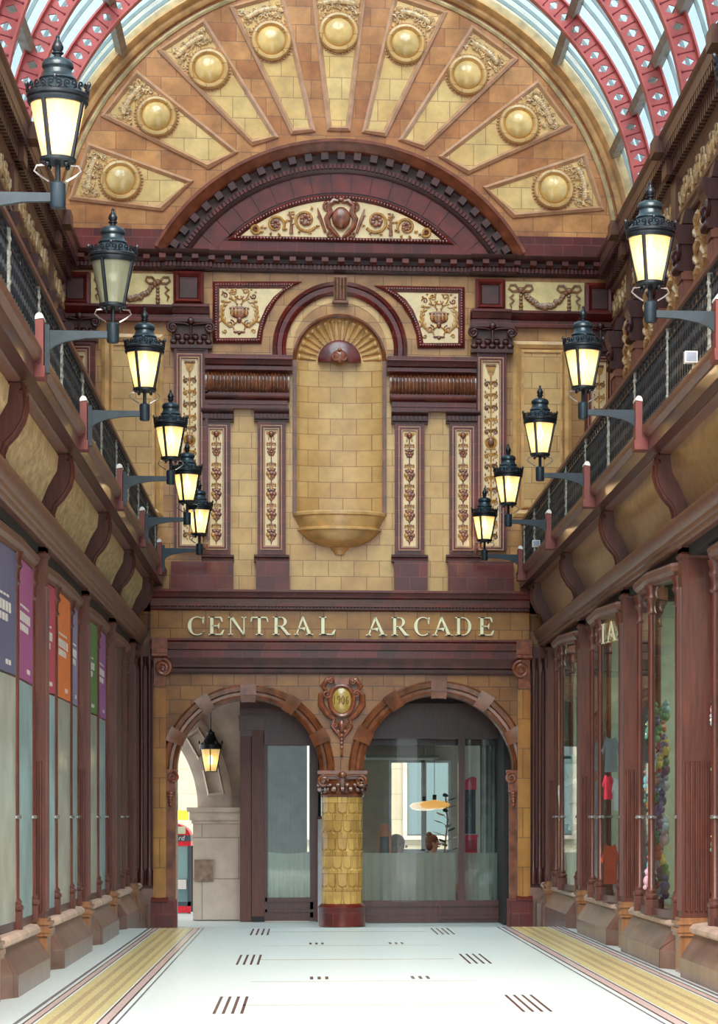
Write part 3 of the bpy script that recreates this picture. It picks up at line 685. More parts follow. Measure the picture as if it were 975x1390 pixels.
for sg in (-1, 1):
    for j, (off, rr, zz) in enumerate(((.50, .17, -.03), (.92, .13, -.10), (1.2, .07, -.17))):
        c = cc+sg*off; zc_ = cz0+zz
        mo.tube(at_y(spiral(c, zc_, rr, 1.6, (pi if sg > 0 else 0)+.6*sg, -sg if j % 2 else sg, 30), y), [.020]*20+[.012]*11, 6)
        for k in range(7):
            a = k*2*pi/7; mb.ell((c+.05*cos(a)*rr/.15, y-.01, zc_+.05*sin(a)*rr/.15), (.028*rr/.13, .022, .026*rr/.13), 7, 5)
        for k in range(8):
            a = k*2*pi/8+.3; ex, ez = c+(rr+.03)*cos(a), zc_+(rr+.02)*sin(a)
            if ez > zt0+.04 and (ex-xt)**2+(ez-czi)**2 < (200/K)**2: mo.tube(at_y([(c+rr*cos(a), zc_+rr*sin(a)), (ex, ez), (ex+.03*cos(a+1), ez+.03*sin(a+1))], y), [.016, .018, .004], 5)
    mb.tube(at_y([(cc+sg*.22, cz0-.2), (cc+sg*.3, cz0+.02), (cc+sg*.33, cz0+.14)], y), [.02, .026, .006], 6); mb.tube(at_y([(cc+sg*.70, zt0+.06), (cc+sg*.70, cz0-.03), (cc+sg*.73, cz0+.08)], y), [.03, .016, .012], 6)
    for k in range(5): mo.ell((cc+sg*(.68+.05*(k % 2)), y, cz0-.08+.04*k), (.03, .012, .012), 6, 4)
mb.build('flower_relief', ORNR, t); mo.build('scroll_relief', ORNO, t)
# ================================================================ LOWER ENTABLATURE
z803, z830, z868, z893, z915 = [qz(v, Y=-.1) for v in (803, 830, 868, 893, 915)]
xa, xb = qx(205), qx(718)
t = E('entrance_entablature', 'moulded maroon entablature with gold tile frieze over the two arches', 'entablature', ((xa+xb)/2, 0, z915))
m = M()
m.prism(mould([(.10, z830), (.13, z830+.02), (.13, z830+.045), (.18, z830+.06), (.20, z830+.16), (.28, z830+.18), (.30, z803-.05), (.33, z803-.03), (.33, z803)]), 'x', xa, xb)
m.prism(mould([(.10, z893), (.10, z893+.10), (.14, z893+.11), (.17, z868-.05), (.20, z868-.03), (.20, z868)]), 'x', xa, xb)
m.build('entablature_moulding', MAROON, t)
m = M(); m.prism(mould([(.04, z915), (.06, z915+.03), (.06, z915+.07), (.11, z915+.09), (.11, z915+.13), (.17, z893-.02), (.17, z893)]), 'x', xa, xb); m.build('soffit_moulding', MAROOND, t)
m = M(); m.box(xa, xb, -.09, 0, z868, z830); m.build('gold_frieze', tile('sign_tile', (176,122,56), (158,104,44), (104,66,34), .33, .6, blotch=.3), t)
m = M(); x = xa+.03
while x < xb-.03: m.box(x, x+.028, -.165, -.1, z830+.022, z830+.055); x += .048
m.build('dentil_course', MAROOND, t)
# ---- letters
def band(cx, cz, rx, rz, a0, a1, tk, n=26):
    o, i_ = [], []
    for k in range(n+1):
        a = R(a0+(a1-a0)*k/n); w = tk(a); o.append((cx+rx*cos(a), cz+rz*sin(a))); i_.append((cx+(rx-w)*cos(a), cz+(rz-.05)*sin(a)))
    return o, i_
def glyph(ch):
    """strokes as convex-ish polygons in a unit-high box"""
    S = []; r = lambda x0, x1, z0, z1: S.append([(x0, z0), (x1, z0), (x1, z1), (x0, z1)])
    def bandpolys(o, i_):
        for k in range(len(o)-1): S.append([o[k], o[k+1], i_[k+1], i_[k]])
    if ch == 'C':
        bandpolys(*band(.50, .5, .48, .52, 42, 318, lambda a: .05+.13*max(0, -cos(a))**.7)); S.append([(.80, .62), (.84, .62), (.88, 1.0), (.82, 1.0), (.74, .90)]); S.append([(.82, .20), (.88, .22), (.80, .06), (.74, .12)])
        return S, .88
    if ch == 'E':
        r(.02, .36, 0, .05); r(.02, .36, .95, 1); r(.11, .27, 0, 1); r(.2, .72, 0, .06); r(.2, .68, .94, 1); r(.2, .5, .47, .53)
        S.append([(.60, .94), (.72, .94), (.74, .72), (.70, .72)]); S.append([(.62, .06), (.74, .0), (.82, .28), (.77, .28)]); S.append([(.48, .53), (.56, .66), (.58, .66), (.56, .34), (.54, .34), (.48, .47)])
        return S, .84
    if ch == 'N':
        r(0, .26, .95, 1); r(0, .28, 0, .05); r(.11, .17, 0, 1); r(.74, 1.02, .95, 1); r(.85, .91, 0, 1); S.append([(.08, 1), (.28, 1), (.93, 0), (.82, 0)])
        return S, 1.02
    if ch == 'T':
        r(.0, .9, .93, 1); r(.37, .53, 0, 1); r(.26, .64, 0, .05); S.append([(0, 1), (.08, .93), (.03, .72), (-.02, .72)]); S.append([(.90, 1), (.82, .93), (.88, .72), (.93, .72)])
        return S, .92
    if ch in 'RD':
        r(.0, .36, 0, .05); r(.0, .3, .95, 1); r(.10, .26, 0, 1)
        if ch == 'R':
            r(.2, .45, .95, 1); r(.2, .45, .46, .51); bandpolys(*band(.42, .73, .33, .27, -90, 90, lambda a: .05+.11*max(0, cos(a)))); S.append([(.36, .48), (.54, .48), (.88, .06), (.96, .06), (.96, 0), (.74, 0)])
            return S, .96
        r(.2, .4, .95, 1); r(.2, .4, 0, .05); bandpolys(*band(.40, .5, .50, .5, -90, 90, lambda a: .05+.12*max(0, cos(a))))
        return S, .92
    if ch == 'A':
        S.append([(.10, 0), (.16, 0), (.50, .86), (.47, 1), (.43, 1)]); S.append([(.43, 1), (.52, 1.02), (.97, 0), (.78, 0)]); r(.0, .26, 0, .05); r(.66, 1.08, 0, .05)
        S.append([(.22, .36), (.24, .30), (.70, .38), (.68, .44)]); S.append([(.34, .34), (.5, .30), (.58, .22), (.62, .36)])
        return S, 1.08
    if ch == 'L':
        r(.0, .36, 0, .05); r(.0, .36, .95, 1); r(.10, .26, 0, 1); r(.2, .72, 0, .06); S.append([(.60, .06), (.74, 0), (.82, .3), (.77, .3)])
        return S, .84
    if ch == 'I':
        r(.0, .36, 0, .05); r(.0, .36, .95, 1); r(.10, .26, 0, 1); return S, .36
    return S, 1
L1 = [('C', 254.5, 277.5), ('E', 282.5, 305), ('N', 309.8, 334.8), ('T', 340.8, 364), ('R', 370.3, 394.8), ('A', 399.5, 425.5), ('L', 433.6, 456.3)]
L2 = [('A', 497, 525.7), ('R', 531.6, 555), ('C', 561.8, 583.6), ('A', 587, 615.2), ('D', 618.3, 640.4), ('E', 649.3, 671.3)]
for word, LL, lo, hi in (('CENTRAL', L1, 861.8, 837.3), ('ARCADE', L2, 862.7, 838)):
    X0, X1 = q(LL[0][1], 0, -.1)[0], q(LL[-1][2], 0, -.1)[0]; t = E('sign_lettering', 'raised cream serif capitals reading %s on the gold frieze' % word, 'sign', ((X0+X1)/2, -.09, qz(lo)))
    for ch, a, b in LL:
        x0, x1 = q(a, 0, -.1)[0], q(b, 0, -.1)[0]; z0, z1 = q(a, lo, -.1)[1], q(a, hi, -.1)[1]; S, w = glyph(ch); m = M()
        for P in S: m.prism([(x0+(x1-x0)*px_/w, z0+(z1-z0)*pz_) for px_, pz_ in P], 'y', -.125, -.088)
        m.build('letter_'+ch.lower(), LETTER, t, smooth=False)
# ================================================================ ARCHED ENTRANCE WALL
TW = .55
la, lb = qx(239), qx(435); ra_, rb = qx(492.5), qx(698); spz = qz(1046)
la0, lr = (la+lb)/2, (lb-la)/2; ra0, rr_ = (ra_+rb)/2, (rb-ra_)/2
m = M()
P = [(-3.1, 0), (la, 0), (la, spz)]+arcpts(la0, spz, lr, 180, 0, 40)[1:-1]+[(lb, spz), (ra_, spz)]+arcpts(ra0, spz, rr_, 180, 0, 40)[1:-1]+[(rb, spz), (rb, 0), (3.1, 0), (3.1, zs-.02), (-3.1, zs-.02)]
m.prism(P, 'y', .0, TW)
W_LOW = struct(m.build('wall_end_arches', ORANGE, sharp=30))
for s, (cx_, r_) in enumerate(((la0, lr), (ra0, rr_))):
    t = E('entrance_arch', 'glossy brown moulded arch with jutting voussoir blocks over the %s entrance' % side_n[s], 'arch', (cx_, 0, spz))
    m = M(); m.arc([(r_-.012, .1), (r_-.012, -.03), (r_+.03, -.06), (r_+.05, -.04), (r_+.09, -.045), (r_+.11, -.08), (r_+.17, -.10), (r_+.20, -.06), (r_+.20, .05)], cx_, spz, 0, 180, 64)
    m.build('arch_moulding', BROWNG, t)
    for k, a in enumerate((25, 57, 90, 123, 155)):
        if k == 2: continue
        m = M(); m.arc([(r_-.03, .1), (r_-.03, -.07), (r_+.06, -.10), (r_+.22, -.12), (r_+.22, .02)], cx_, spz, a-5, a+5, 5); m.build('voussoir_block', BROWNG, t)
    m = M(); m.arc([(r_-.05, .1), (r_-.05, -.09), (r_+.05, -.12), (r_+.05, .02)], cx_, spz, 84, 96, 4); m.box(cx_-.11, cx_+.11, -.13, .02, spz+r_+.05, spz+r_+.20); m.build('keystone', BROWNG, t)
# centre column
ccx = qx(465); ccy = TW/2-.0; rc = .285
t = E('entrance_column', 'stout round column clad in golden scale-patterned tiles between the arches', 'column', (ccx, ccy, 0))
zcap0, zcap1 = qz(1079), spz; zb1 = qz(1229)
m = M(); m.lathe([(rc+.045, 0), (rc+.045, zb1-.05), (rc+.06, zb1-.03), (rc+.02, zb1+.015), (rc, zb1+.02)], ccx, ccy, 40); m.build('column_base', MAROON, t)
m = M(); m.lathe([(rc-.01, zb1), (rc-.01, zcap0)], ccx, ccy, 40)
rows = 6; nn = 12
SH = tile('scale_tile', (214,172,96), (184,140,70), (150,110,60), .15, .25, blotch=.3, rough=.45, coat=.08)
for j in range(rows):                       # shield-shaped scales
    z1 = zcap0-(zcap0-zb1)*j/rows; z0 = zcap0-(zcap0-zb1)*(j+1)/rows
    for i in range(nn):
        a = (i+.5*(j % 2))*2*pi/nn; hw = pi/nn*.94; hh = z1-z0; grid = []
        us = [(-1, 1), (-1, .35), (-.8, .05), (0, -.06), (.8, .05), (1, .35), (1, 1), (.5, .93), (0, 1), (-.5, .93)]
        ring = lambda sc, r: [(ccx+r*cos(a+u*hw*sc), ccy+r*sin(a+u*hw*sc), z0+hh*(.5+(v-.5)*sc)) for u, v in us]
        A, B, Cc = ring(1, rc-.008), ring(.86, rc+.006), ring(.62, rc+.003); n_ = len(us)
        m.add(A+B+Cc, [(k, (k+1) % n_, n_+(k+1) % n_, n_+k) for k in range(n_)]+[(n_+k, n_+(k+1) % n_, 2*n_+(k+1) % n_, 2*n_+k) for k in range(n_)]+[list(range(2*n_, 3*n_))])
m.build('column_shaft', SH, t, sharp=25)
m = M(); m.lathe([(rc+.01, zcap0-.03), (rc+.03, zcap0), (rc, zcap0+.03), (rc+.01, zcap0+.06), (rc+.03, zcap0+.16), (rc+.03, zcap1-.08)], ccx, ccy, 32)
hc = zcap1-zcap0
for i in range(16):
    a = 2*pi*i/16; m.ell((ccx+(rc+.02)*cos(a), ccy+(rc+.02)*sin(a), zcap0+.08), (.045, .045, .05), 6, 5); m.ell((ccx+(rc+.04)*cos(a+.2), ccy+(rc+.04)*sin(a+.2), zcap0+.14), (.04, .04, .035), 6, 5)
m.box(ccx-.35, ccx+.35, ccy-.35, ccy+.35, zcap1-.05, zcap1)
m.box(ccx-.31, ccx+.31, ccy-.31, ccy+.31, zcap1-.12, zcap1-.04)
for sg in (-1, 1):
    for yy in (-1, 1):
        m.tube([(x, ccy+yy*.33, z) for x, z in spiral(ccx+sg*.26, zcap1-.15, .085, 1.8, pi/2, -sg, 26)], [.024]*18+[.015]*9, 7)
        m.tube([(ccx+sg*.26, ccy+yy*.33, zcap1-.065), (ccx+sg*.1, ccy+yy*.34, zcap1-.07), (ccx+sg*.05, ccy+yy*.33, zcap1-.1)], .018, 6)
m.ell((ccx, ccy-.35, zcap1-.06), (.06, .04, .05)); m.build('column_capital', BROWNG, t)['label'] = 'brown capital with scroll volutes'
# date cartouche
ox, oz = q(464, 951); oz0 = oz
t = E('date_cartouche', 'oval date plaque in a carved brown scroll frame between the entrance arches', 'plaque', (ox, -.05, qz(1030)))
m = M(); m.dome(0, -.06, 0, [(1, 0), (.9, .018), (.5, .03), (.001, .035)], 36); m.v = [(ox+x*.142, y, oz+z*.19) for x, y, z in m.v]; m.build('oval_plate', plain('date_plate', (190,150,74), .15, coat=.6, var=.1), t)
m = M(); m.tube(at_y([(ox+.165*cos(a*pi/18), oz+.215*sin(a*pi/18)) for a in range(36)], -.07), .034, 8, closed=True)
for sg in (-1, 1):
    m.tube(at_y([(ox+sg*.1, oz+.27), (ox+sg*.2, oz+.30), (ox+sg*.27, oz+.2), (ox+sg*.22, oz+.13), (ox+sg*.29, oz+.08), (ox+sg*.29, oz-.06), (ox+sg*.2, oz-.2), (ox+sg*.1, oz-.27)], -.05), [.03, .04, .035, .03, .045, .05, .045, .03], 8)
    m.tube(at_y(spiral(ox+sg*.21, oz+.09, .06, 1.4, 0, sg, 14), -.09), .016, 6); m.tube(at_y(spiral(ox+sg*.15, oz+.28, .05, 1.4, 0, -sg, 14), -.08), .018, 6)
    m.tube(at_y([(ox+sg*.2, oz-.22), (ox+sg*.11, oz-.27), (ox+sg*.14, oz-.36), (ox+sg*.07, oz-.45), (ox+sg*.02, oz-.52)], -.05), [.02, .03, .025, .03, .012], 7)
    m.tube(at_y(spiral(ox+sg*.10, oz-.34, .045, 1.3, pi/2, sg, 12), -.07), .014, 6); m.ell((ox+sg*.05, -.05, oz-.44), (.04, .025, .03))
m.box(ox-.1, ox+.1, -.10, -.02, oz+.22, oz+.31)
for k in range(6): m.ell((ox, -.045, oz-.50-.055*k), (.034-.003*k, .022, .03), 8, 5)
m.ell((ox, -.06, oz-.36), (.06, .035, .09), 10, 6)
m.build('scroll_frame', ORNR, t)
dg = {'1': [[(0, .0), (0, 1)]], '9': [[(.5, .62), (.25, .5), (.02, .7), (.2, .98), (.45, .9), (.52, .6), (.4, .15), (.1, .0)]], '0': [[(.25, 0), (.02, .3), (.02, .7), (.25, 1), (.48, .7), (.48, .3), (.25, 0)]], '6': [[(.45, .95), (.15, .75), (.02, .35), (.2, .02), (.45, .12), (.5, .35), (.3, .52), (.05, .35)]]}
xx = ox-.105; m = M()
for ch in '1906':
    for st in dg[ch]: m.tube([(xx+a*.075, -.093+abs(xx+a*.075-ox)*.06, oz-.055+b*.12) for a, b in st], .0075, 5)
    xx += .042 if ch == '1' else .06
m.build('date_numerals', plain('date_brown', (120,84,40), .4), t)
# end piers with volute capitals and small impost colonnettes
for s, (a, b, ct, cb, zb, ia, ib) in enumerate([(209, 226, 893, 930, 1219, 225, 239), (702, 719, 893, 931, 1218, 690, 703)]):
    x0, x1 = qx(a), qx(b)
    t = E('entrance_pier', 'slim gold tiled pier with a scroll capital at the %s end of the arches' % side_n[s], 'pier', ((x0+x1)/2, 0, 0))
    m = M(); m.box(x0, x1, -.14, .02, qz(zb), qz(cb)); m.box(x0+.03, x1-.03, -.17, -.1, qz(zb), qz(cb)); m.build('pier_shaft', tile('pier_tile_'+side_n[s], (184,128,56), (164,100,40), (110,70,34), .6, .42, blotch=.3), t)
    m = M(); zc0, zc1 = qz(cb), qz(ct); sg = 1 if s == 0 else -1; xv = (x0+x1)/2+sg*.05
    m.box(x0+.01, x1-.01, -.2, .02, zc0, zc1); m.prism(mould([(.20, zc1-.03), (.26, zc1), (.26, zc1+.03), (.2, zc1+.05), (.22, qz(868))]), 'x', x0-.02, x1+.02)
    m.tube(at_y(spiral(xv, (zc0+zc1)/2+.03, .12, 1.9, pi/2, -sg, 30), -.24), [.026]*22+[.016]*9, 7); m.dome(xv, -.2, (zc0+zc1)/2+.03, [(.11, 0), (.09, .03), (.001, .035)], 16)
    m.box(x0, x1, -.19, .02, zc0-.03, zc0+.01); m.build('pier_capital', ORNR, t)
    m = M(); m.box(x0-.03, x1+.1 if s == 0 else x1+.03, -.22, .02, 0, qz(zb)-.04) if s == 0 else m.box(x0-.1, x1+.03, -.22, .02, 0, qz(zb)-.04)
    m.prism(mould([(.24, qz(zb)-.05), (.25, qz(zb)-.03), (.18, qz(zb)), (.16, qz(zb)+.02)]), 'x', x0-.03, x1+.03); m.build('pier_base', MAROON, t)
    # impost
    wx0, wx1 = (-2.95, x0) if s == 0 else (x1, 2.95)
    te = E('shop_end_post', 'dark mahogany end post of the shopfronts beside the %s gold pier' % side_n[s], 'post', ((wx0+wx1)/2, 0, 0)); m = M(); m.box(wx0, wx1, -.10, 0, .55, 3.97); m.build('post_shaft', WOOD, te)
    m = M()
    for j in range(3): xx_ = wx0+(wx1-wx0)*(j+.5)/3; m.lathe([(.05, .6), (.05, .8), (.03, .85), (.03, 3.6), (.05, 3.7), (.05, 3.8)], xx_, -.12, 10)
    m.build('engaged_shaft', WOODD, te); m = M(); m.box(wx0, wx1, -.16, 0, 0, .55); m.build('post_base', PLINTH, te)
    i0, i1 = qx(ia), qx(ib); ti = E('impost_colonnette', 'small brown scroll impost on a dark shaft inside the %s pier' % side_n[s], 'impost', ((i0+i1)/2, 0, qz(1220)))
    m = M(); m.box(i0, i1, -.1, .02, qz(1075), spz+.01); xm = (i0+i1)/2
    for zz in (spz-.10,): m.tube(at_y(spiral(xm+sg*.03, zz, .08, 1.7, pi/2, -sg, 24), -.12), [.02]*16+[.012]*9, 6)
    m.box(i0-.03, i1+.03, -.12, .02, spz-.03, spz+.01)
    for k in range(5): m.ell((xm, -.11, qz(1075)-.02-.04*k), (.05-.006*k, .03, .03))
    m.build('impost_scroll', ORNR, ti)
    m = M(); m.box(i0+.01, i1-.01, -.05, .02, qz(1220), qz(1075)); m.build('impost_shaft', BROWNG, ti)
    m = M(); m.box(i0-.02, i1+.02, -.08, .02, 0, qz(1220)); m.build('impost_base', MAROON, ti)
# ================================================================ SIDES OF THE ARCADE
SW = [[15.37, 19.76, 23.65, 28.2, 32.1, 35.8], [14.9, 19.03, 23.65, 28.0, 32.4, 36.7]]
XF, XB, XG = 2.79, 2.46, 3.90              # shopfront face, balcony lip, gallery wall
ST = [[YW(-XB, w) for w in SW[0]], [YW(XB, w) for w in SW[1]]]
SN = ['left', 'right']
class S_(M):
    """mesh laid out facing the hall (+x), set on one side of the arcade when built"""
    def put(s, side, Xr):
        if side == 1 and Xr == XF: Xr = XF+.05
        s.v = [((-Xr+x) if side == 0 else (Xr-x), y, z) for x, y, z in s.v]; return s
def sx(side, Xr, x): return (-Xr+x) if side == 0 else ((Xr+.05 if Xr == XF else Xr)-x)
def pm(levels, back=-.05):                 # mouldings profile in local (x,z)
    return [(back, levels[0][1])]+list(levels)+[(back, levels[-1][1])]
def run_y(m, prof, y0, y1):                # extrude an (x,z) profile along y
    m.prism(prof, 'y', y0, y1); return m
def run_plan(m, plan, prof):
    """sweep an (offset,z) profile along a plan polyline of (x,y), offset outward (+x side)"""
    n = len(plan); k = len(prof); nor = []
    for i in range(n):
        a = Vector(plan[max(i-1, 0)]); b = Vector(plan[min(i+1, n-1)]); d = (b-a).normalized(); nv = Vector((d.y, -d.x))
        if 0 < i < n-1:
            d1 = (Vector(plan[i])-a).normalized(); n1 = Vector((d1.y, -d1.x)); nv = nv/max(.5, nv.dot(n1))
        nor.append(nv)
    vs = [(plan[i][0]+nor[i].x*o, plan[i][1]+nor[i].y*o, z) for i in range(n) for o, z in prof]
    fs = [(i*k+j, i*k+(j+1) % k, (i+1)*k+(j+1) % k, (i+1)*k+j) for i in range(n-1) for j in range(k)]+[list(range(k)), list(range((n-1)*k, n*k))]
    return m.add(vs, fs)
# ---- shopfront pilasters, consoles, posts
def fluted(m, x0, x1, y0, y1, z0, z1, nf, face):
    """shaft face with vertical flutes, face 'y-' / 'y+' / 'x'"""
    for i in range(nf+1):
        t = i/nf
        if face == 'x': c = y0+(y1-y0)*t; m.prism([(x1, c-.010), (x1+.014, c-.007), (x1+.014, c+.007), (x1, c+.010)], 'z', z0, z1)
        else:
            yy, d = (y0, -1) if face == 'y-' else (y1, 1); c = x0+(x1-x0)*t
            m.prism([(c-.013, yy), (c-.008, yy+d*.022), (c+.008, yy+d*.022), (c+.013, yy)], 'z', z0, z1)
ordw = ['first', 'second', 'third', 'fourth', 'fifth', 'sixth']
for s in (0, 1):
    for k, y in enumerate(ST[s]):
        X0 = sx(s, XF, 0); D = .13
        who = '%s side, %s' % (SN[s], ORD[k])
        t = E('shop_pilaster', 'polished mahogany shopfront pilaster on a tall pedestal, %s' % who, 'pilaster', (X0, y, 0), 'mahogany pilasters of the shopfronts')
        m = S_(); m.box(-.34, .0, y-D, y+D, .60, 3.95); m.put(s, XF).build('pilaster_shaft', WOOD, t)
        m = S_(); a, b, z0, z1 = -.30, -.04, .72, 2.05
        for fc in ('y-', 'y+'): fluted(m, a, b, y-D, y+D, z0, z1, 6, fc)
        fluted(m, 0, 0, y-D+.03, y+D-.03, z0, 3.6, 5, 'x'); m.put(s, XF).build('fluting', WOOD, t)
        m = S_(); pts = [(.01, 3.86), (.02, 3.89), (.0, 3.91), (.0, 4.0), (.03, 4.03), (.05, 4.10), (.06, 4.18)]
        for (o, z), (o2, z2) in zip(pts, pts[1:]):
            vs = []
            for oo, zz in ((o, z), (o2, z2)): vs += [(-.34, y-D-oo, zz), (oo, y-D-oo, zz), (oo, y+D+oo, zz), (-.34, y+D+oo, zz)]
            m.add(vs, [(0, 1, 5, 4), (1, 2, 6, 5), (2, 3, 7, 6), (0, 1, 2, 3), (4, 5, 6, 7)])
        m.put(s, XF).build('pilaster_capital', WOOD, t)
        m = S_(); m.box(-.34, .02, y-D-.02, y+D+.02, 0, .50)
        for o, z0, z1 in ((.045, .50, .53), (.055, .53, .57), (.035, .57, .60), (.05, .60, .63), (.025, .63, .66)): m.box(-.34, o, y-D-o, y+D+o, z0, z1)
        m.put(s, XF).build('pedestal', wood('pedestal_wood', (120, 78, 48), (158, 108, 70)) if 'pedestal_wood' not in MATS else MATS['pedestal_wood'], t)
        # engaged quarter shafts beside the pilaster
        m = S_()
        for sg in (-1, 1): m.lathe([(.045, .66), (.045, .84), (.06, .86), (.06, .89), (.035, .92), (.032, 3.45), (.05, 3.5), (.05, 3.55)], -.30, y+sg*(D+.05), 10)
        m.put(s, XF).build('engaged_shaft', WOODD, t)
        # console
        P = [(-.12, 4.16), (.02, 4.16), (.055, 4.20), (.05, 4.26), (.075, 4.33), (.14, 4.40), (.20, 4.50), (.225, 4.60), (.22, 4.70), (.20, 4.78), (.0, 4.78), (-.08, 4.5)]
        m = S_(); m.prism(P, 'y', y-.075, y+.075)
        m2 = [(a-.012, b) for a, b in P]
        c = S_(); 
        for sg in (-1, 1): c.tube([(a+.004, y+sg*.075, b) for a, b in P[1:10]], .014, 6)
        c.ell((.05, y, 4.19), (.05, .09, .035)); c.ell((.20, y, 4.72), (.045, .09, .04))
        t = E('console_bracket', 'S-curved dark mahogany console under the balcony, %s' % who, 'bracket', (sx(s, XF, .05), y, 4.16), 'S-curved consoles under the balconies')
        m.put(s, XF).build('console_body', WOOD, t, sharp=25); c.put(s, XF).build('console_edging', WOOD, t)
        # post
        t = E('balcony_post', 'short red-brown wooden post with a white domed cap, %s' % who, 'post', (sx(s, XB, 0), y, 4.86), 'capped posts on the balcony edges')
        m = S_(); m.prism([(-.03, 4.86), (.03, 4.86), (.03, 5.25), (-.03, 5.25)], 'y', y-.09, y+.09); m.prism([(-.25, 4.82), (.04, 4.82), (.045, 4.90), (-.25, 5.0)], 'y', y-.11, y+.11)
        m.put(s, XB).build('post_shaft', plain('post_redbrown', (112, 48, 42), .5, var=.1) if 'post_redbrown' not in MATS else MATS['post_redbrown'], t)
        m = S_(); m.prism([(-.032, 5.25)]+[(.032*cos(R(a)), 5.26+.04*sin(R(a))) for a in range(180, -1, -20)][::-1], 'y', y-.092, y+.092); m.put(s, XB).build('post_cap', WHITE, t)
# ---- bays
pane_n = 0
def bay(s, k, ya, yb, last=False):
    B = yb-ya; who = '%s side, %s' % (SN[s], ORD[k]); yc = (ya+yb)/2
    Da = .13
    i0 = ya+Da; i1 = (yb-Da) if not last else yb
    c1, c2, c3, c4 = ya+.36, ya+.37*B, yb-.37*B, (yb-.36)
    if last: c2 = c3 = ya+.55*B; c4 = yb-.25
    if s == 0:
        plan = [(-.28, i0+.02), (-.12, ya+.4)]+([(-.08, ya+1.6), (-.08, ya+3.2)] if B > 4.2 else [(-.08, ya+2.1)])+[(-.10, yb-.30), (-.16, i1-.01)]
        if last: plan = [(-.28, i0+.02), (-.10, ya+.45), (-.08, ya+.9), (-.08, yb-.01)]
    elif k == 1: plan = [(-.32, i0+.02), (-.14, ya+1.5), (-.14, yb-1.15), (-.30, yb-.28), (-.32, i1-.01)]
    elif last: plan = [(-.30, i0+.02), (-.18, ya+.35), (-.14, yb-.01)]
    else: plan = [(-.32, i0+.02), (-.04, ya+.38), (.08, ya+1.35), (.05, ya+2.45), (-.20, ya+3.0), (-.32, i1-.02)]
    # stall riser + sill
    t = E('shop_window', 'bowed mahogany shop window bay on a stone stall riser, %s' % who, 'shop window', (sx(s, XF, 0), yc, 0), 'bowed shop windows')
    o = .06
    rp = [(-.30, i0-.0), (-.10, i0+.12), (.07, i0+.5), (.07, i1-.6), (-.10, i1-.2), (-.30, i1)]
    if last: rp = [(-.30, i0), (-.10, i0+.06), (.07, i0+.35), (.07, yb)]
    m = S_(); run_plan(m, rp, [(-.25, 0), (.03, 0), (.03, .34), (.02, .36), (-.10, .55), (-.25, .55)]); m.put(s, XF).build('stall_riser', PLINTH, t, sharp=12)
    m = S_(); run_plan(m, rp, [(-.3, .55), (-.07, .55), (-.05, .57), (-.05, .60), (-.08, .63), (-.3, .63)]); m.put(s, XF).build('window_sill', SILL, t)
    # head
    m = S_(); run_plan(m, plan, [(-.10, 3.73), (.02, 3.73), (.03, 3.76), (.06, 3.79), (.075, 3.83), (.05, 3.86), (-.10, 3.86)]); m.put(s, XF).build('window_head', WOODL, t, sharp=12)
    m = S_(); run_plan(m, plan, [(-.06, .63), (.015, .63), (.015, .70), (-.06, .70)]); m.put(s, XF).build('bottom_rail', WOODD, t)
    cols = [p for p in plan[1:-1]]
    for j, (x, y) in enumerate(cols):
        if j and abs(y-cols[j-1][1]) < .05: continue
        m = S_(); m.box(x-.055, x+.055, y-.055, y+.055, .63, .78)
        m.lathe([(.055, .78), (.07, .80), (.07, .82), (.05, .84), (.055, .86), (.034, .89), (.032, 2.0), (.032, 3.46), (.05, 3.48), (.035, 3.51), (.038, 3.58), (.06, 3.62), (.045, 3.66), (.07, 3.74)], x, y, 12)
        c = m.put(s, XF).build('colonnette', WOOD, t)
        m = S_(); m.lathe([(.034, 1.535), (.05, 1.545), (.05, 1.565), (.034, 1.575)], x, y, 10); m.box(x-.008, x+.008, y-.11, y+.11, 1.55, 1.56)
        m.put(s, XF).build('metal_ring', plain('pewter', (170, 160, 156), .25, metal=.8) if 'pewter' not in MATS else MATS['pewter'], c)
    for (xa_, ya_), (xb_, yb_) in zip(plan, plan[1:]):
        if abs(yb_-ya_) < .05: continue
        m = S_(); d = Vector((xb_-xa_, yb_-ya_)).normalized(); n_ = Vector((d.y, -d.x))*.004
        a, b = Vector((xa_, ya_)), Vector((xb_, yb_))
        m.prism([tuple(a-n_), tuple(b-n_), tuple(b+n_), tuple(a+n_)], 'z', .69, 3.74); m.put(s, XF).build('glass_pane', GLASS, t)
    return plan
def trim_run(name, mat, prof, s, Xr, y0, y1, kind=True, label=None, cat=None, group=None):
    m = S_(); run_y(m, prof, y0, y1); o = m.put(s, Xr).build(name, mat, sharp=25)
    if kind: struct(o)
    else: tag(o, label, cat, group)
    return o
PLANS = {}
tn = 0
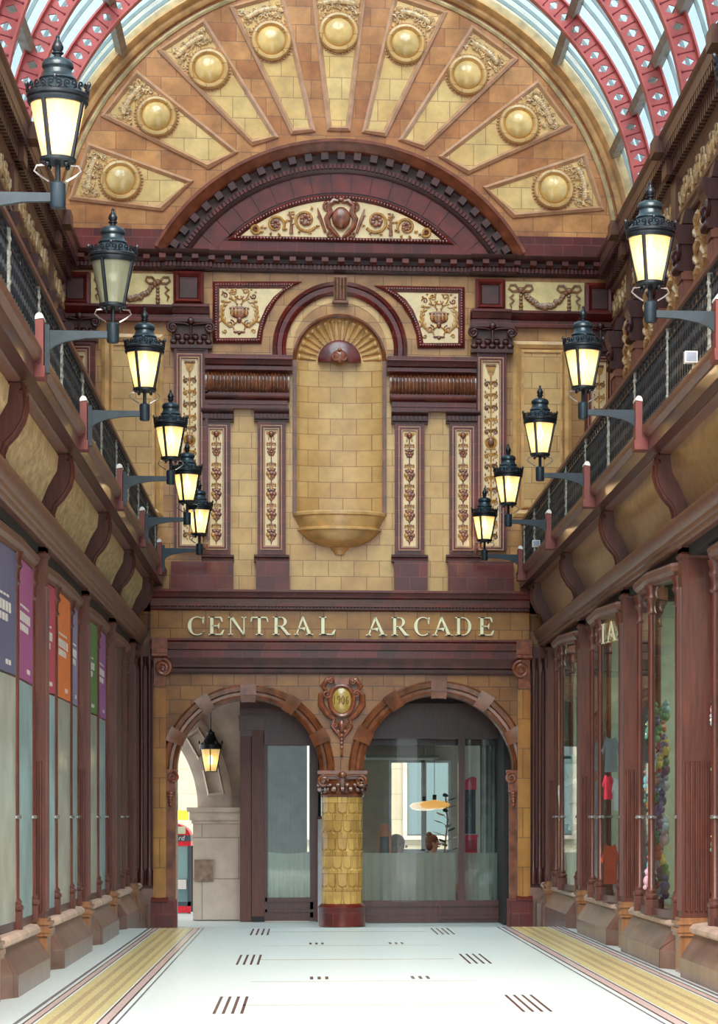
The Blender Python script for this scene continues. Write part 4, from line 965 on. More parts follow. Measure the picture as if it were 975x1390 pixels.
for s in (0, 1):
    ys = ST[s]+[0.0]
    for k in range(6):
        ya, yb = ys[k], ys[k+1]; last = k == 5; who = '%s side, %s' % (SN[s], ORD[k])
        if last and s == 1:                  # short stub by the end wall
            m = S_(); run_y(m, [(-.3, 0), (.05, 0), (.05, .36), (-.05, .55), (-.05, .63), (-.3, .63)], ya+.13, yb); o = m.put(s, XF).build('stall_riser', PLINTH, sharp=12); tag(o, 'short stone stall riser between the last right pilaster and the gold pier', 'stall riser')
            PLANS[(s, k)] = bay(s, k, ya-.0, yb-.0, True)
        else: PLANS[(s, k)] = bay(s, k, ya, yb, last)
        e0, e1 = ya+.075, yb-(.075 if not last else 0)
        # fascia signboard, leaning out
        P = [(-.16, 4.18), (-.10, 4.18), (-.07, 4.30), (-.0, 4.48), (.08, 4.62), (.10, 4.78), (.02, 4.80), (-.16, 4.80)]
        m = S_(); m.prism(P, 'y', e0, e1); mt = SIGND if s == 0 else SIGNB
        if s == 0:
            n = int((e1-e0)/.075)
            for i in range(n):
                yy = e0+(e1-e0)*(i+.5)/n; m.tube([(-.098, yy, 4.2), (-.062, yy, 4.32), (.006, yy, 4.49), (.085, yy, 4.63), (.10, yy, 4.76)], .016, 4)
        o = m.put(s, XF).build('fascia_signboard', mt, sharp=50)
        tag(o, ('blank ribbed tan signboard between consoles, %s' if s == 0 else 'blank varnished wooden signboard between consoles, %s') % who, 'signboard', 'blank signboards over the shopfronts')
        # lower architrave, upper cornice with stepped mouldings
        P = pm([(.0, 3.97), (.02, 3.98), (.02, 4.02), (.04, 4.03), (.04, 4.07), (.065, 4.09), (.09, 4.13), (.10, 4.16), (.10, 4.185)], -.3)
        o = trim_run('shop_architrave', WOODL, P, s, XF, ya+.0, yb, False, 'moulded mahogany architrave over the shop window, %s' % who, 'moulding', 'mahogany architraves over the shop windows')
        P = pm([(.17, 4.78), (.20, 4.79), (.20, 4.82), (.24, 4.83), (.245, 4.86), (.275, 4.88), (.27, 4.91), (.30, 4.93), (.345, 4.96), (.355, 4.99), (.355, 5.02)], -.05)
        g0 = .115 if k or 1 else 0
        o = trim_run('balcony_cornice', WOODL, P, s, XF, ya+g0, yb-(.115 if not last else 0), False, 'weathered mahogany cornice along the balcony edge, %s' % who, 'cornice', 'mahogany balcony cornices')
        # railing
        xr = XF-.22-0; XRL = 2.58
        t = E('balcony_railing', 'black iron balcony railing with a wooden handrail, %s' % who, 'railing', (sx(s, XRL, 0), (ya+yb)/2, 5.02), 'iron balcony railings')
        m = S_(); m.box(-.035, .035, ya, yb, 5.715, 5.755); m.put(s, XRL).build('handrail', WOODL, t)
        m = S_(); m.box(-.012, .012, ya, yb, 5.585, 5.60); m.box(-.012, .012, ya, yb, 5.07, 5.09); m.box(-.012, .012, ya, yb, 5.70, 5.716); m.put(s, XRL).build('iron_rail', IRONB, t)
        npan = 2 if not last else 1
        m = S_()
        nn = int((yb-ya)/.21); m.box(-.003, .003, ya, yb, 5.648, 5.653)
        for i in range(nn):
            yy = ya+(yb-ya)*(i+.5)/nn; frame_rect(m, 0, 1, 0, 1, .001, 0, .001) if False else None
            m.box(-.006, .006, yy-.006, yy+.006, 5.60, 5.70); m.tube([(0, yy+.05*cos(a*pi/5), 5.65+.035*sin(a*pi/5)) for a in range(10)], .006, 4, closed=True)
        m.put(s, XRL).build('frieze_tracery', IRON, t)
        bar = None; n = int((yb-ya)/.14)
        for i in range(n):
            yy = ya+(yb-ya)*(i+.5)/n
            if bar is None:
                m = S_(); m.box(-.008, .008, yy-.009, yy+.009, 5.08, 5.59)
                for zz in (5.2, 5.335, 5.47): m.tube([(0, yy+.030*cos(a*pi/4), zz+.045*sin(a*pi/4)) for a in range(8)], .007, 4, closed=True)
                bar = m.put(s, XRL).build('baluster', IRON, t); y0b = yy
            else:
                c = bar.copy(); COL.objects.link(c); c.parent = t; c.location = (bar.location[0], bar.location[1]+yy-y0b, bar.location[2])
        for f in ((.25, .75) if not last else (.6,)):
            yy = ya+(yb-ya)*f; m = S_(); m.box(-.02, .02, yy-.022, yy+.022, 5.02, 5.70)
            for zz in (5.12, 5.22, 5.32, 5.42, 5.52, 5.62): m.ell((0, yy, zz), (.03, .034, .035), 8, 5)
            m.put(s, XRL).build('railing_standard', SILVER, t)['label'] = 'standard of pale worn lace ironwork'
    y0, y1 = ys[0]-.6, 0.0
    # gallery floor, shop shell
    m = S_(); m.box(-1.55, .30, y0, y1, 4.80, 4.98); struct(m.put(s, XF).build('floor_gallery_'+SN[s], WOODD))
    m = S_(); m.box(-1.9, -1.8, y0, y1, 0, 4.8); m.box(-1.9, -.2, y0, y1, -.02, .5) ; struct(m.put(s, XF).build('wall_shop_'+SN[s], plain('shop_wall_'+SN[s], (196, 208, 196), .7, var=.05)))
    m = S_(); m.box(-1.9, -.6, y0, y1, 3.90, 3.97); struct(m.put(s, XF).build('ceiling_shop_'+SN[s], plain('shop_ceiling_'+SN[s], (150, 146, 138), .7, var=.03)))
    m = S_(); m.box(-.62, -.06, y0, y1, 3.88, 4.2); struct(m.put(s, XF).build('trim_recess_shade_'+SN[s], DARK))  # near-black colour paints in the shade of the recess over the windows
    # partitions between shops
    for k in range(7):
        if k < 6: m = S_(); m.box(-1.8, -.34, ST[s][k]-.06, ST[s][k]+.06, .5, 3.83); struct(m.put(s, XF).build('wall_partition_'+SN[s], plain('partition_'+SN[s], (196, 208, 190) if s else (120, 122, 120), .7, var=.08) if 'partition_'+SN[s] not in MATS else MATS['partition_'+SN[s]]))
    for k in range(6):  # glowing panels added to brighten the shop interiors
        ya, yb = ys[k], ys[k+1]; yc = (ya+yb)/2; m = S_(); m.box(-1.4, -.8, yc-.5 if k < 5 else yc-.2, yc+.5 if k < 5 else yc+.2, 3.84, 3.898)
        o = m.put(s, XF).build('fill_panel', plain('shop_fill', (250, 246, 230), .5, var=0, emit=(255, 246, 226), es=12) if 'shop_fill' not in MATS else MATS['shop_fill'])
        tag(o, 'flat white glowing panel added to light the shop, %s side, %s' % (SN[s], ORD[k]), 'fill light', 'added shop fill lights')
# ---- gallery walls with pilasters, carved panels, big cornice
for s in (0, 1):
    y0, y1 = ST[s][0]-.6, 0.0
    m = S_(); m.box(-.45, 0, y0, y1, 4.9, 9.40); struct(m.put(s, XG).build('wall_gallery_'+SN[s], tile('gallery_tile_'+SN[s], (158, 98, 56), (134, 78, 42), (90, 52, 34), .4, .26)))
    ctop = zct+.03
    P = pm([(.03, 8.42), (.05, 8.44), (.05, 8.50), (.08, 8.52), (.08, 8.56), (.03, 8.57), (.03, 8.98), (.06, 9.0), (.08, 9.04), (.08, 9.20), (.16, 9.22), (.16, 9.30), (.24, 9.32), (.25, 9.44), (.28, 9.47), (.29, ctop)], -.8)
    m = S_(); m.prism(P, 'y', y0, y1)
    t = E('gallery_cornice', 'deep carved mahogany cornice with two rows of dentils along the %s gallery wall' % SN[s], 'cornice', (sx(s, XG, 0), (y0+y1)/2, 8.42))
    yy = -2.3
    while yy > y0: m.box(.0, .34, yy-.20, yy+.20, 9.31, ctop+.004); m.box(.0, .20, yy-.2, yy+.2, 9.05, 9.31); m.box(.0, .09, yy-.2, yy+.2, 8.43, 9.05); yy -= 4.4
    m.put(s, XG).build('cornice_moulding', WOODL, t, sharp=25)
    m = S_(); yy = -.1
    while yy > y0: m.box(.15, .235, yy-.045, yy+.045, 9.225, 9.315); yy -= .15
    m.put(s, XG).build('upper_dentils', WOODD, t)
    m = S_(); yy = -.1
    while yy > y0: m.box(.07, .15, yy-.045, yy+.045, 9.05, 9.19); yy -= .15
    m.put(s, XG).build('lower_dentils', WOODD, t)
    m = S_(); random.seed(3+s); yy = -.2
    while yy > y0:                          # scrolling carved frieze
        for r in (.13,):
            d = 1 if int(-yy*4) % 2 else -1; m.tube([(.04, yy+a, 8.775+b*1.0) for a, b in spiral(0, 0, .15, 1.5, 0, d, 14)], [.022]*9+[.014]*6, 5); m.ell((.045, yy, 8.775), (.02, .045, .045), 6, 4)
            for q_ in (-1, 1): m.ell((.04, yy+.15*q_*.9, 8.775+.13*q_*d), (.02, .05, .04), 6, 4)
        yy -= .33
    m.put(s, XG).build('carved_frieze', RELIEF, t)['label'] = 'tan frieze carved with scrolling leaves'
    yy = -1.15; k = 0; proto = None
    while yy > y0+.5:
        who = '%s gallery, %s from the end wall' % (SN[s], ['first', 'second', 'third', 'fourth', 'fifth', 'sixth', 'seventh', 'eighth', 'ninth', 'tenth', 'eleventh'][k])
        if proto is None:
            t = E('gallery_pilaster', '', 'pilaster', (sx(s, XG, 0), yy, 4.98), 'mahogany pilasters of the galleries')
            m = S_(); m.box(0, .14, yy-.17, yy+.17, 4.98, 7.72)
            for q_ in (-.12, -.04, .04, .12): m.tube([(.14, yy+q_, 6.0), (.14, yy+q_, 7.6)], .022, 6)
            m.box(0, .19, yy-.21, yy+.21, 5.75, 5.95); m.box(0, .17, yy-.19, yy+.19, 7.62, 7.70); m.put(s, XG).build('pilaster_shaft', plain('gallery_redwood', (134, 76, 56), .4, coat=.3, var=.15) if 'gallery_redwood' not in MATS else MATS['gallery_redwood'], t)
            m = S_(); m.box(0, .20, yy-.16, yy+.16, 7.72, 8.02)
            for sg in (-1, 1): m.tube([(.20, yy+a, b) for a, b in spiral(sg*.13, 7.92, .09, 1.6, pi/2, -sg, 22)], [.026]*16+[.016]*7, 6)
            m.tube([(x+.16, yy, z) for x, z in spiral(.03, 7.92, .055, 1.6, pi/2, -1, 20)], .024, 6)
            for i in range(4):
                m.ell((.20, yy-.12+.08*i, 7.76), (.04, .04, .05), 6, 5)
            m.prism([(0, 8.02), (.20, 8.02), (.24, 8.10), (.26, 8.20), (.26, 8.24), (0, 8.24)], 'y', yy-.19, yy+.19); m.prism([(0, 8.26), (.16, 8.26), (.12, 8.43), (0, 8.43)], 'y', yy-.16, yy+.16)
            m.put(s, XG).build('pilaster_capital', WOODD, t)
            proto = t; t['label'] = 'reeded red-brown pilaster with a scroll capital, %s' % who
            # carved chain strips each side: own thing
            t2 = E('carved_strip', '', 'carved panel', (sx(s, XG, 0), yy-.55, 6.0), 'tan carved strips of the galleries')
            m = S_(); m.box(0, .03, yy-.69, yy-.41, 4.98, 8.3); m.put(s, XG).build('strip_backing', plain('strip_tan', (188, 142, 100), .4, coat=.2, var=.15) if 'strip_tan' not in MATS else MATS['strip_tan'], t2)
            m = S_()
            for i in range(19):
                zz = 5.5+i*.15; sg = 1 if i % 2 else -1
                m.tube([(.05, yy-.55-sg*.08, zz-.05), (.06, yy-.55+sg*.02, zz+.01), (.05, yy-.55+sg*.09, zz+.06), (.04, yy-.55+sg*.05, zz+.11)], [.022, .04, .035, .012], 6)
            m.put(s, XG).build('twisted_carving', RELIEF, t2); proto2 = t2; t2['label'] = 'tan twisted-leaf strip beside the first pilaster of the %s gallery' % SN[s]
            off2 = t2.location[1]-t.location[1]
        else:
            dup(proto, (proto.location[0], yy, proto.location[2]), label='reeded red-brown pilaster with a scroll capital, %s' % who)
        for j, o2 in enumerate((-.55, -1.1, -1.65)):
            if k == 0 and j == 0: continue
            if yy+o2 < y0+.2: continue
            dup(proto2, (proto2.location[0], yy+o2, proto2.location[2]), label='tan twisted-leaf strip, %s past pilaster %d of the %s gallery' % (['first', 'second', 'third'][j], k+1, SN[s]))
        yy -= 2.2; k += 1
# ================================================================ LANTERNS
ZA = 3.6+CAMH
def lantern_glass(name, lit):
    m, nt, b = nodes(name); nt.nodes.remove(b)
    out = [n for n in nt.nodes if n.type == 'OUTPUT_MATERIAL'][0]
    tl = nt.nodes.new('ShaderNodeBsdfTranslucent'); df = nt.nodes.new('ShaderNodeBsdfDiffuse'); c = rgb((238, 212, 164) if lit else (176, 178, 150)); tl.inputs[0].default_value = c; df.inputs[0].default_value = c
    a = nt.nodes.new('ShaderNodeMixShader'); a.inputs[0].default_value = .5; nt.links.new(tl.outputs[0], a.inputs[1]); nt.links.new(df.outputs[0], a.inputs[2])
    tr = nt.nodes.new('ShaderNodeBsdfTransparent'); mx = nt.nodes.new('ShaderNodeMixShader'); mx.inputs[0].default_value = .78 if lit else .62
    nt.links.new(tr.outputs[0], mx.inputs[1]); nt.links.new(a.outputs[0], mx.inputs[2])
    last = mx.outputs[0]
    if lit:
        em = nt.nodes.new('ShaderNodeEmission'); em.inputs[0].default_value = rgb((255, 214, 130)); em.inputs[1].default_value = .10
        ad = nt.nodes.new('ShaderNodeAddShader'); nt.links.new(last, ad.inputs[0]); nt.links.new(em.outputs[0], ad.inputs[1]); last = ad.outputs[0]
    gl = nt.nodes.new('ShaderNodeBsdfGlossy'); gl.inputs['Roughness'].default_value = .08; fr = fresnel2(nt, 1.4)
    f = nt.nodes.new('ShaderNodeMixShader'); nt.links.new(fr.outputs[0], f.inputs[0]); nt.links.new(last, f.inputs[1]); nt.links.new(gl.outputs[0], f.inputs[2]); nt.links.new(f.outputs[0], out.inputs[0])
    return m
LGL, LGU = lantern_glass('lit_lantern_glass', True), lantern_glass('unlit_lantern_glass', False)
BULB = plain('bulb', (255, 240, 200), .5, var=0, emit=(255, 232, 170), es=7)
BULBU = plain('bulb_off', (220, 220, 205), .3, var=0)
def make_lantern(lit, glass, bulb):
    """axis at the origin, z = 0 at the arm; arm runs to -x (mounting plate at x = -.49)"""
    t = E('wall_lantern', '', 'lantern', (0, 0, 0), 'cast-iron lanterns along the balconies')
    m = M(); m.prism([(-.48, .02), (-.05, .02), (-.03, .02), (-.03, -.03), (-.05, -.03), (-.20, -.035), (-.34, -.06), (-.42, -.09), (-.48, -.14)], 'y', -.020, .020); m.lathe([(.001, -.065), (.04, -.065), (.046, -.05), (.046, .075), (.038, .085), (.001, .085)], 0, 0, 16)
    m.build('bracket_arm', IRONB, t)
    m = M(); m.box(-.50, -.465, -.035, .035, -.30, .06); m.build('mounting_plate', IRONB, t)
    m = M(); m.tube([(0, 0, .08), (0, 0, .2)], .016, 8); m.build('stem', IRON, t)
    m = M(); m.lathe([(.02, .19), (.095, .195), (.105, .205), (.105, .222), (.092, .228), (.001, .228)], 0, 0, 28); 
    for a in (45, 135, 225, 315): m.ell((.075*cos(R(a)), .075*sin(R(a)), .183), (.014, .014, .016), 6, 5)
    m.build('base_ring', IRON, t)
    for a in (0, 180):
        m = M(); c, s_ = cos(R(a)), sin(R(a)); m.tube([(.075*c, .075*s_, .185), (.12*c, .12*s_, .18), (.135*c, .135*s_, .15), (.10*c, .10*s_, .12), (.05*c, .05*s_, .09)], .006, 5); m.build('ladder_hook', MATS['pewter'], t)
    m = M(); m.lathe([(.090, .225), (.158, .535)], 0, 0, 40, cap=False); m.build('frosted_glass', glass, t)
    m = M()
    for a in (65, 155, 245, 335):
        c, s_ = cos(R(a)), sin(R(a)); m.tube([(.094*c, .094*s_, .22), (.162*c, .162*s_, .54)], .014, 6)
    m.build('glazing_bar', IRON, t)
    m = M(); m.lathe([(.155, .530), (.168, .532), (.176, .545), (.176, .560), (.170, .566), (.180, .575), (.180, .590), (.168, .600), (.150, .603), (.142, .602)], 0, 0, 40); m.build('collar', IRON, t)
    m = M()
    for i in range(12):
        a0 = i*30
        for sg in (-1, 1):
            P = []
            for u, v in spiral(sg*.020, .028, .022, 1.2, -pi/2, sg, 12)+[(sg*.040, .010)]:
                a = R(a0)+u/.178; P.append((.178*cos(a), .178*sin(a), .592+v*1.15))
            m.tube(P, .0055, 4)
        if i % 3 == 0: m.ell((.18*cos(R(a0)), .18*sin(R(a0)), .655), (.012, .012, .02), 6, 5)
    m.build('scroll_crest', IRON, t)
    m = M(); m.lathe([(.155, .600), (.150, .615), (.125, .645), (.105, .665), (.100, .672), (.108, .680), (.104, .690), (.092, .698), (.085, .712), (.080, .735), (.084, .742), (.092, .752), (.092, .770), (.080, .790), (.055, .802), (.030, .806), (.022, .812)], 0, 0, 32); m.build('lantern_roof', IRONB if False else plain('lantern_roof_iron', (40, 52, 58), .3, metal=.35, var=.25, vs=14) if 'lantern_roof_iron' not in MATS else MATS['lantern_roof_iron'], t)
    m = M(); m.lathe([(.02, .808), (.022, .826), (.034, .832), (.034, .838), (.022, .842), (.032, .858), (.034, .872), (.026, .892), (.012, .912), (.010, .922), (.013, .930), (.007, .940), (.001, .943)], 0, 0, 16); m.build('finial', IRON, t)
    m = M(); m.lathe([(.001, .385), (.022, .392), (.036, .415), (.038, .435), (.030, .462), (.015, .475), (.010, .53), (.001, .53)], 0, 0, 16); m.build('light_bulb', bulb, t)
    return t
lit0 = make_lantern(True, LGL, BULB); un0 = make_lantern(False, LGU, BULBU)
used = [False, False]
for s in (0, 1):
    for k, y in enumerate(ST[s]):
        un = (s == 0 and k == 1); src = un0 if un else lit0; x = sx(s, XB, .535 if s == 0 else .49); rz = 0 if s == 0 else pi
        lab = ('unlit black iron lantern with grey frosted glass on the left balcony, second from the camera' if un else 'lit black iron lantern with a scrolled crest on the %s balcony, %s' % (SN[s], ORD[k]))
        if not used[un]: src.location = (x, y, ZA); src.rotation_euler[2] = rz; src['label'] = lab; used[un] = True
        else: dup(src, (x, y, ZA), rz, lab)
        if not un:
            L = bpy.data.lights.new('lantern_glow', 'POINT'); L.energy = 4; L.color = (1, .78, .48); L.shadow_soft_size = .05
            lo = bpy.data.objects.new('lantern_glow', L); COL.objects.link(lo); lo.location = (x, y, ZA+.40)
# ================================================================ ROOF
zr = ZC
YN = -23.0
RG = 4.28
yr = [YW(0, w) for w in (35.1, 32.85, 30.6, 28.35, 26.1, 23.85, 21.6, 19.35)]
def rib():
    m = M(); ri, ro = 3.93, 4.20; n = 60; w = .016
    for i in range(n):
        a0, a1 = R(180*i/n), R(180*(i+1)/n); am = (a0+a1)/2; rm = (ri+ro)/2; da = (a1-a0)/2; hr = .078
        O = [(a0, ri), (am, ri), (a1, ri), (a1, rm), (a1, ro), (am, ro), (a0, ro), (a0, rm)]
        I = [(am-da*.28, rm-hr*.45), (am, rm-hr), (am+da*.28, rm-hr*.45), (am+da*.55, rm), (am+da*.28, rm+hr*.45), (am, rm+hr), (am-da*.28, rm+hr*.45), (am-da*.55, rm)]
        pt = lambda a, r, y: (r*cos(a), y, r*sin(a))
        vs = [pt(a, r, -w) for a, r in O]+[pt(a, r, -w) for a, r in I]+[pt(a, r, w) for a, r in O]+[pt(a, r, w) for a, r in I]
        fs = []
        for j in range(8):
            j2 = (j+1) % 8; fs += [(j, j2, 8+j2, 8+j), (16+j, 16+j2, 24+j2, 24+j), (8+j, 8+j2, 24+j2, 24+j)]
        m.add(vs, fs)
    return m
m = rib(); t0 = E('roof_rib', '', 'roof rib', (0, yr[0], zr), 'red iron roof ribs')
WL[t0.name] = (0, 0, 0)
web = m.build('pierced_web', REDI, t0, smooth=False)
m = M(); 
for r in (3.93, 4.20): m.arc([(r-.012, -.075), (r+.012, -.075), (r+.012, .075), (r-.012, .075)], 0, 0, 0, 180, 72)
m.build('flange', REDI, t0)
m = M()
for i in range(61):
    a = R(3*i)
    for r in (3.975, 4.155): m.ell((r*cos(a), -.02, r*sin(a)), (.016, .012, .016), 5, 3)
    m.tube([(3.96*cos(a), -.02, 3.96*sin(a)), (4.17*cos(a+.0), -.02, 4.17*sin(a))], .007, 4)
m.build('riveted_lacing', REDD, t0)
for i, y in enumerate(yr):
    lab = 'red iron arched roof rib with diamond piercings, %s' % ('closest to the end wall' if i == 0 else ['second', 'third', 'fourth', 'fifth', 'sixth', 'seventh', 'eighth'][i-1]+' from the end wall')
    if i == 0: t0['label'] = lab; WL[t0.name] = (0, yr[0], zr)
    else: dup(t0, (0, y, zr), label=lab)
m = M(); m.arc([(RG, YN), (RG+.006, YN), (RG+.006, 0.0), (RG, 0.0)], 0, zr, 0, 180, 96)
roof = struct(m.build('ceiling', ROOFG)); roof.name = 'ceiling'
edges = [0.0]+yr+[YN]
for e0, e1 in zip(edges, edges[1:]):
    n = 5 if e0 != 0 else 6
    for i in range(1, n):
        y = e0+(e1-e0)*i/n; m = M(); m.arc([(RG-.05, y-.012), (RG-.005, y-.018), (RG-.005, y+.018), (RG-.05, y+.012)], 0, zr, 0, 180, 72); m.build('glazing_bar', GBAR, roof)
for j, a in enumerate((22, 43, 66, 90, 114, 137, 158)):
    m = M(); c, s_ = cos(R(a)), sin(R(a)); u = (c, s_); w_ = (-s_, c); rm = 4.19
    P = [(u[0]*(rm+p*.07)+w_[0]*q_*.055, zr+u[1]*(rm+p*.07)+w_[1]*q_*.055) for p, q_ in ((-1, -1), (-1, 1), (1, 1), (1, -1))]
    m.prism(P, 'y', YN, 0)
    tag(m.build('roof_purlin', PURL), 'weathered grey-brown beam running along under the roof glass, %s' % ['lowest on the right', 'second up on the right', 'third up on the right', 'along the ridge', 'third up on the left', 'second up on the left', 'lowest on the left'][j], 'beam', 'roof purlins')
for s in (0, 1):
    m = S_(); m.box(-.6, -.0, YN, 0, zct-.25, zct+.0); struct(m.put(s, 4.05).build('trim_wallplate_'+SN[s], WOODL))
# ================================================================ FLOOR
FLP = plain('terrazzo_white', (202, 211, 210), .4, coat=.05, var=.05, vs=25)
cols = {'pink': (214, 190, 186), 'yellow': (224, 208, 150), 'tan': (200, 176, 132), 'grey': (120, 118, 126), 'dark': (96, 70, 66), 'cream': (232, 226, 206)}
fm = [FLP]+[plain('mosaic_'+k, v, .25, coat=.2, var=.15, vs=60) for k, v in cols.items()]; ci_ = {k: i+1 for i, k in enumerate(cols)}
FZ = .17                                     # the arcade floor stands a little higher and ramps down to the entrance
m = M(); m.prism([(-26, -.2), (16, -.2), (16, -.01), (-.6, -.01), (-4.3, FZ), (-26, FZ)], 'x', -5, 5)
def inlay(c, x0, x1, y0, y1): m.cur = ci_[c]; m.quad((x0, y0, FZ+.0015), (x1, y0, FZ+.0015), (x1, y1, FZ+.0015), (x0, y1, FZ+.0015)); m.cur = 0
for sg in (-1, 1):
    def strip(c, a, b):
        g = (lambda v: 1.75+(v-1.63)*.75) if sg < 0 else (lambda v: 1.90+(v-1.63)*.88)
        inlay(c, *sorted((sg*g(a), sg*g(b))), -26, -4.3)
    strip('grey', 2.52, 2.56); strip('dark', 2.46, 2.48); strip('pink', 2.40, 2.46); strip('dark', 2.385, 2.40); strip('yellow', 2.26, 2.36)
    strip('tan', 2.20, 2.26); strip('yellow', 2.12, 2.20); strip('tan', 2.04, 2.12); strip('yellow', 1.98, 2.04); strip('tan', 1.93, 1.98); strip('yellow', 1.84, 1.93)
    strip('dark', 1.80, 1.82); strip('pink', 1.72, 1.80); strip('dark', 1.70, 1.72); strip('grey', 1.63, 1.65)
for j in range(5):
    y = -4.6-6.2*j
    for sg in (-1, 1):
        for i in range(4): x = .06+sg*(1.0+.065*i); inlay('dark', x-.011, x+.011, y-1.8, y)
        for i in range(3): x = .06+sg*(.37+.065*i); inlay('dark', x-.014, x+.014, y-4.1, y-3.7)
    inlay('cream', -.95, .95, y-1.0, y-.9); inlay('cream', -.95, .95, y-4.4, y-4.35)
struct(m.build('floor', fm, smooth=False))
# ================================================================ VESTIBULE AND STREET BEYOND THE ARCHES
m = M(); m.box(-4.7, 4.7, TW, 4.2, 3.75, 3.95); struct(m.build('ceiling_vestibule', plain('vestibule_soffit', (120, 92, 80), .5)))
m = M(); m.box(2.35, 2.5, TW, 3.6, 0, 3.75); struct(m.build('wall_vestibule_right', DARK))
# stone street pier with springing arch
def px3(px, Y): return qx(px, Y)
Yp = 2.6
x0, x1 = px3(262, Yp), px3(326, Yp); zi0, zi1 = q(280, 1118, Yp)[1], q(280, 1096, Yp)[1]
t = E('stone_pier', 'pale sandstone pier with a moulded impost seen through the left arch', 'pier', ((x0+x1)/2, Yp, 0))
m = M(); m.box(x0, x1, Yp, Yp+.8, 0, zi0); m.build('pier_shaft', STONE, t)
m = M(); 
for (o, a, b) in ((.02, zi0, zi0+.05), (.05, zi0+.05, zi1-.07), (.09, zi1-.07, zi1)): m.box(x0-o, x1+o*.2, Yp-o, Yp+.85, a, b)
m.build('pier_impost', STONED, t)
xc0 = x0-1.0; 
t = E('stone_arch', 'sandstone street arch with sunk coffers springing from the pier', 'arch', (x0-1, Yp, zi1))
m = M(); ca = x0-1.55; r0 = 1.62
m.arc([(r0, Yp), (r0+.12, Yp-.04), (r0+.45, Yp-.04), (r0+.52, Yp), (r0+.52, Yp+.8), (r0, Yp+.8)], ca, zi1, 0, 100, 28); m.build('arch_ring', STONED, t)
m = M()
for a in (12, 30, 48, 66, 84):
    am, aM = R(a-6.5), R(a+6.5); O = [(ca+r*cos(b), zi1+r*sin(b)) for r, b in ((r0+.16, am), (r0+.42, am), (r0+.42, aM), (r0+.16, aM))]; I = [(ca+r*cos(b), zi1+r*sin(b)) for r, b in ((r0+.20, am+.03), (r0+.38, am+.03), (r0+.38, aM-.03), (r0+.20, aM-.03))]
    poly_frame(m, O, I, Yp-.09, Yp-.03, Yp-.045)
m.build('coffer', STONE, t)
m = M(); m.prism([(ca+(r0+.5)*cos(R(a)), zi1+(r0+.5)*sin(R(a))) for a in range(0, 96, 6)]+[(ca, 3.74), (x1+.1, 3.74), (x1+.1, zi1)], 'y', Yp+.1, Yp+.75); m.build('spandrel_wall', STONED, t)
m = M(); a, b = q(264, 1196, Yp)[0], q(290, 1196, Yp)[0]; m.box(a, b, Yp-.025, Yp, q(264, 1196, Yp)[1], q(264, 1167, Yp)[1]); frame_rect(m, a, b, q(264, 1196, Yp)[1], q(264, 1167, Yp)[1], .015, Yp-.035, Yp)
tag(m.build('wall_plaque', BRONZE), 'square brown metal plaque fixed to the sandstone pier', 'plaque')
# red and glass telephone kiosk beyond
Yk = 5.2; k0, k1 = px3(200, Yk), px3(259, Yk); kz = lambda p: q(240, p, Yk)[1]
t = E('telephone_kiosk', 'red and grey glazed street telephone kiosk partly hidden by the left arch pier', 'kiosk', ((k0+k1)/2, Yk, 0))
RED = plain('kiosk_red', (226, 34, 52), .35, var=.04); KG = plain('kiosk_grey', (70, 78, 86), .4, var=.05)
m = M(); cxk = (k0+k1)/2; hwk = (k1-k0)/2
m.prism([(k0, kz(1137)), (k1, kz(1137))]+[(cxk+hwk*cos(R(a)), kz(1137)+.24*sin(R(a))) for a in range(10, 180, 10)], 'y', Yk, Yk+.9); m.box(k0, k1, Yk, Yk+.9, kz(1148.5), kz(1142)); m.box(k0, k1, Yk-.01, Yk+.02, kz(1239), kz(1230)); m.build('red_panel', RED, t)
m = M(); m.box(k0, k1, Yk-.01, Yk+.9, kz(1142), kz(1134))
for xx in (k0, cxk-.03, k1-.05): m.box(xx, xx+.05, Yk, Yk+.05, 0, kz(1148)); m.box(xx, xx+.05, Yk+.85, Yk+.9, 0, kz(1148))
m.box(k0, k1, Yk, Yk+.05, kz(1230), kz(1224)); m.build('kiosk_frame', KG, t)
m = M(); m.box(k0+.05, k1-.05, Yk+.02, Yk+.03, 0, kz(1148)); m.build('kiosk_glass', FILM, t)
m = M(); m.box(px3(240, Yk), px3(252, Yk), Yk-.02, Yk, kz(1132), kz(1122)); m.build('notice', plain('notice_buff', (206, 204, 168), .5), t)
m = M(); m.box(px3(240, Yk), px3(254, Yk), Yk+.1, Yk+.3, kz(1222), kz(1193)); m.build('telephone_unit', KG, t)
m = M(); m.box(px3(241, Yk), px3(253, Yk), Yk-.01, Yk+.01, kz(1207), kz(1194)); m.build('notice', WHITE, t)
def flat_text(name, s_, x, y, z, size, mat, parent=None, shear=0, rot=None):
    c = bpy.data.curves.new(name, 'FONT'); c.body = s_; c.size = size; c.extrude = .002; c.shear = shear
    o = bpy.data.objects.new(name, c); COL.objects.link(o); o.data.materials.append(mat)
    me = bpy.data.meshes.new_from_object(o); bpy.data.objects.remove(o); o = bpy.data.objects.new(name, me); COL.objects.link(o)
    o.rotation_euler = rot or (R(90), 0, 0)
    if parent is not None: o.parent = parent; p = WL[parent.name]; o.location = (x-p[0], y-p[1], z-p[2])
    else: o.location = (x, y, z)
    return o
flat_text('kiosk_lettering', 'board', px3(228, Yk), Yk-.02, kz(1140.5), .11, WHITE, t, .2)
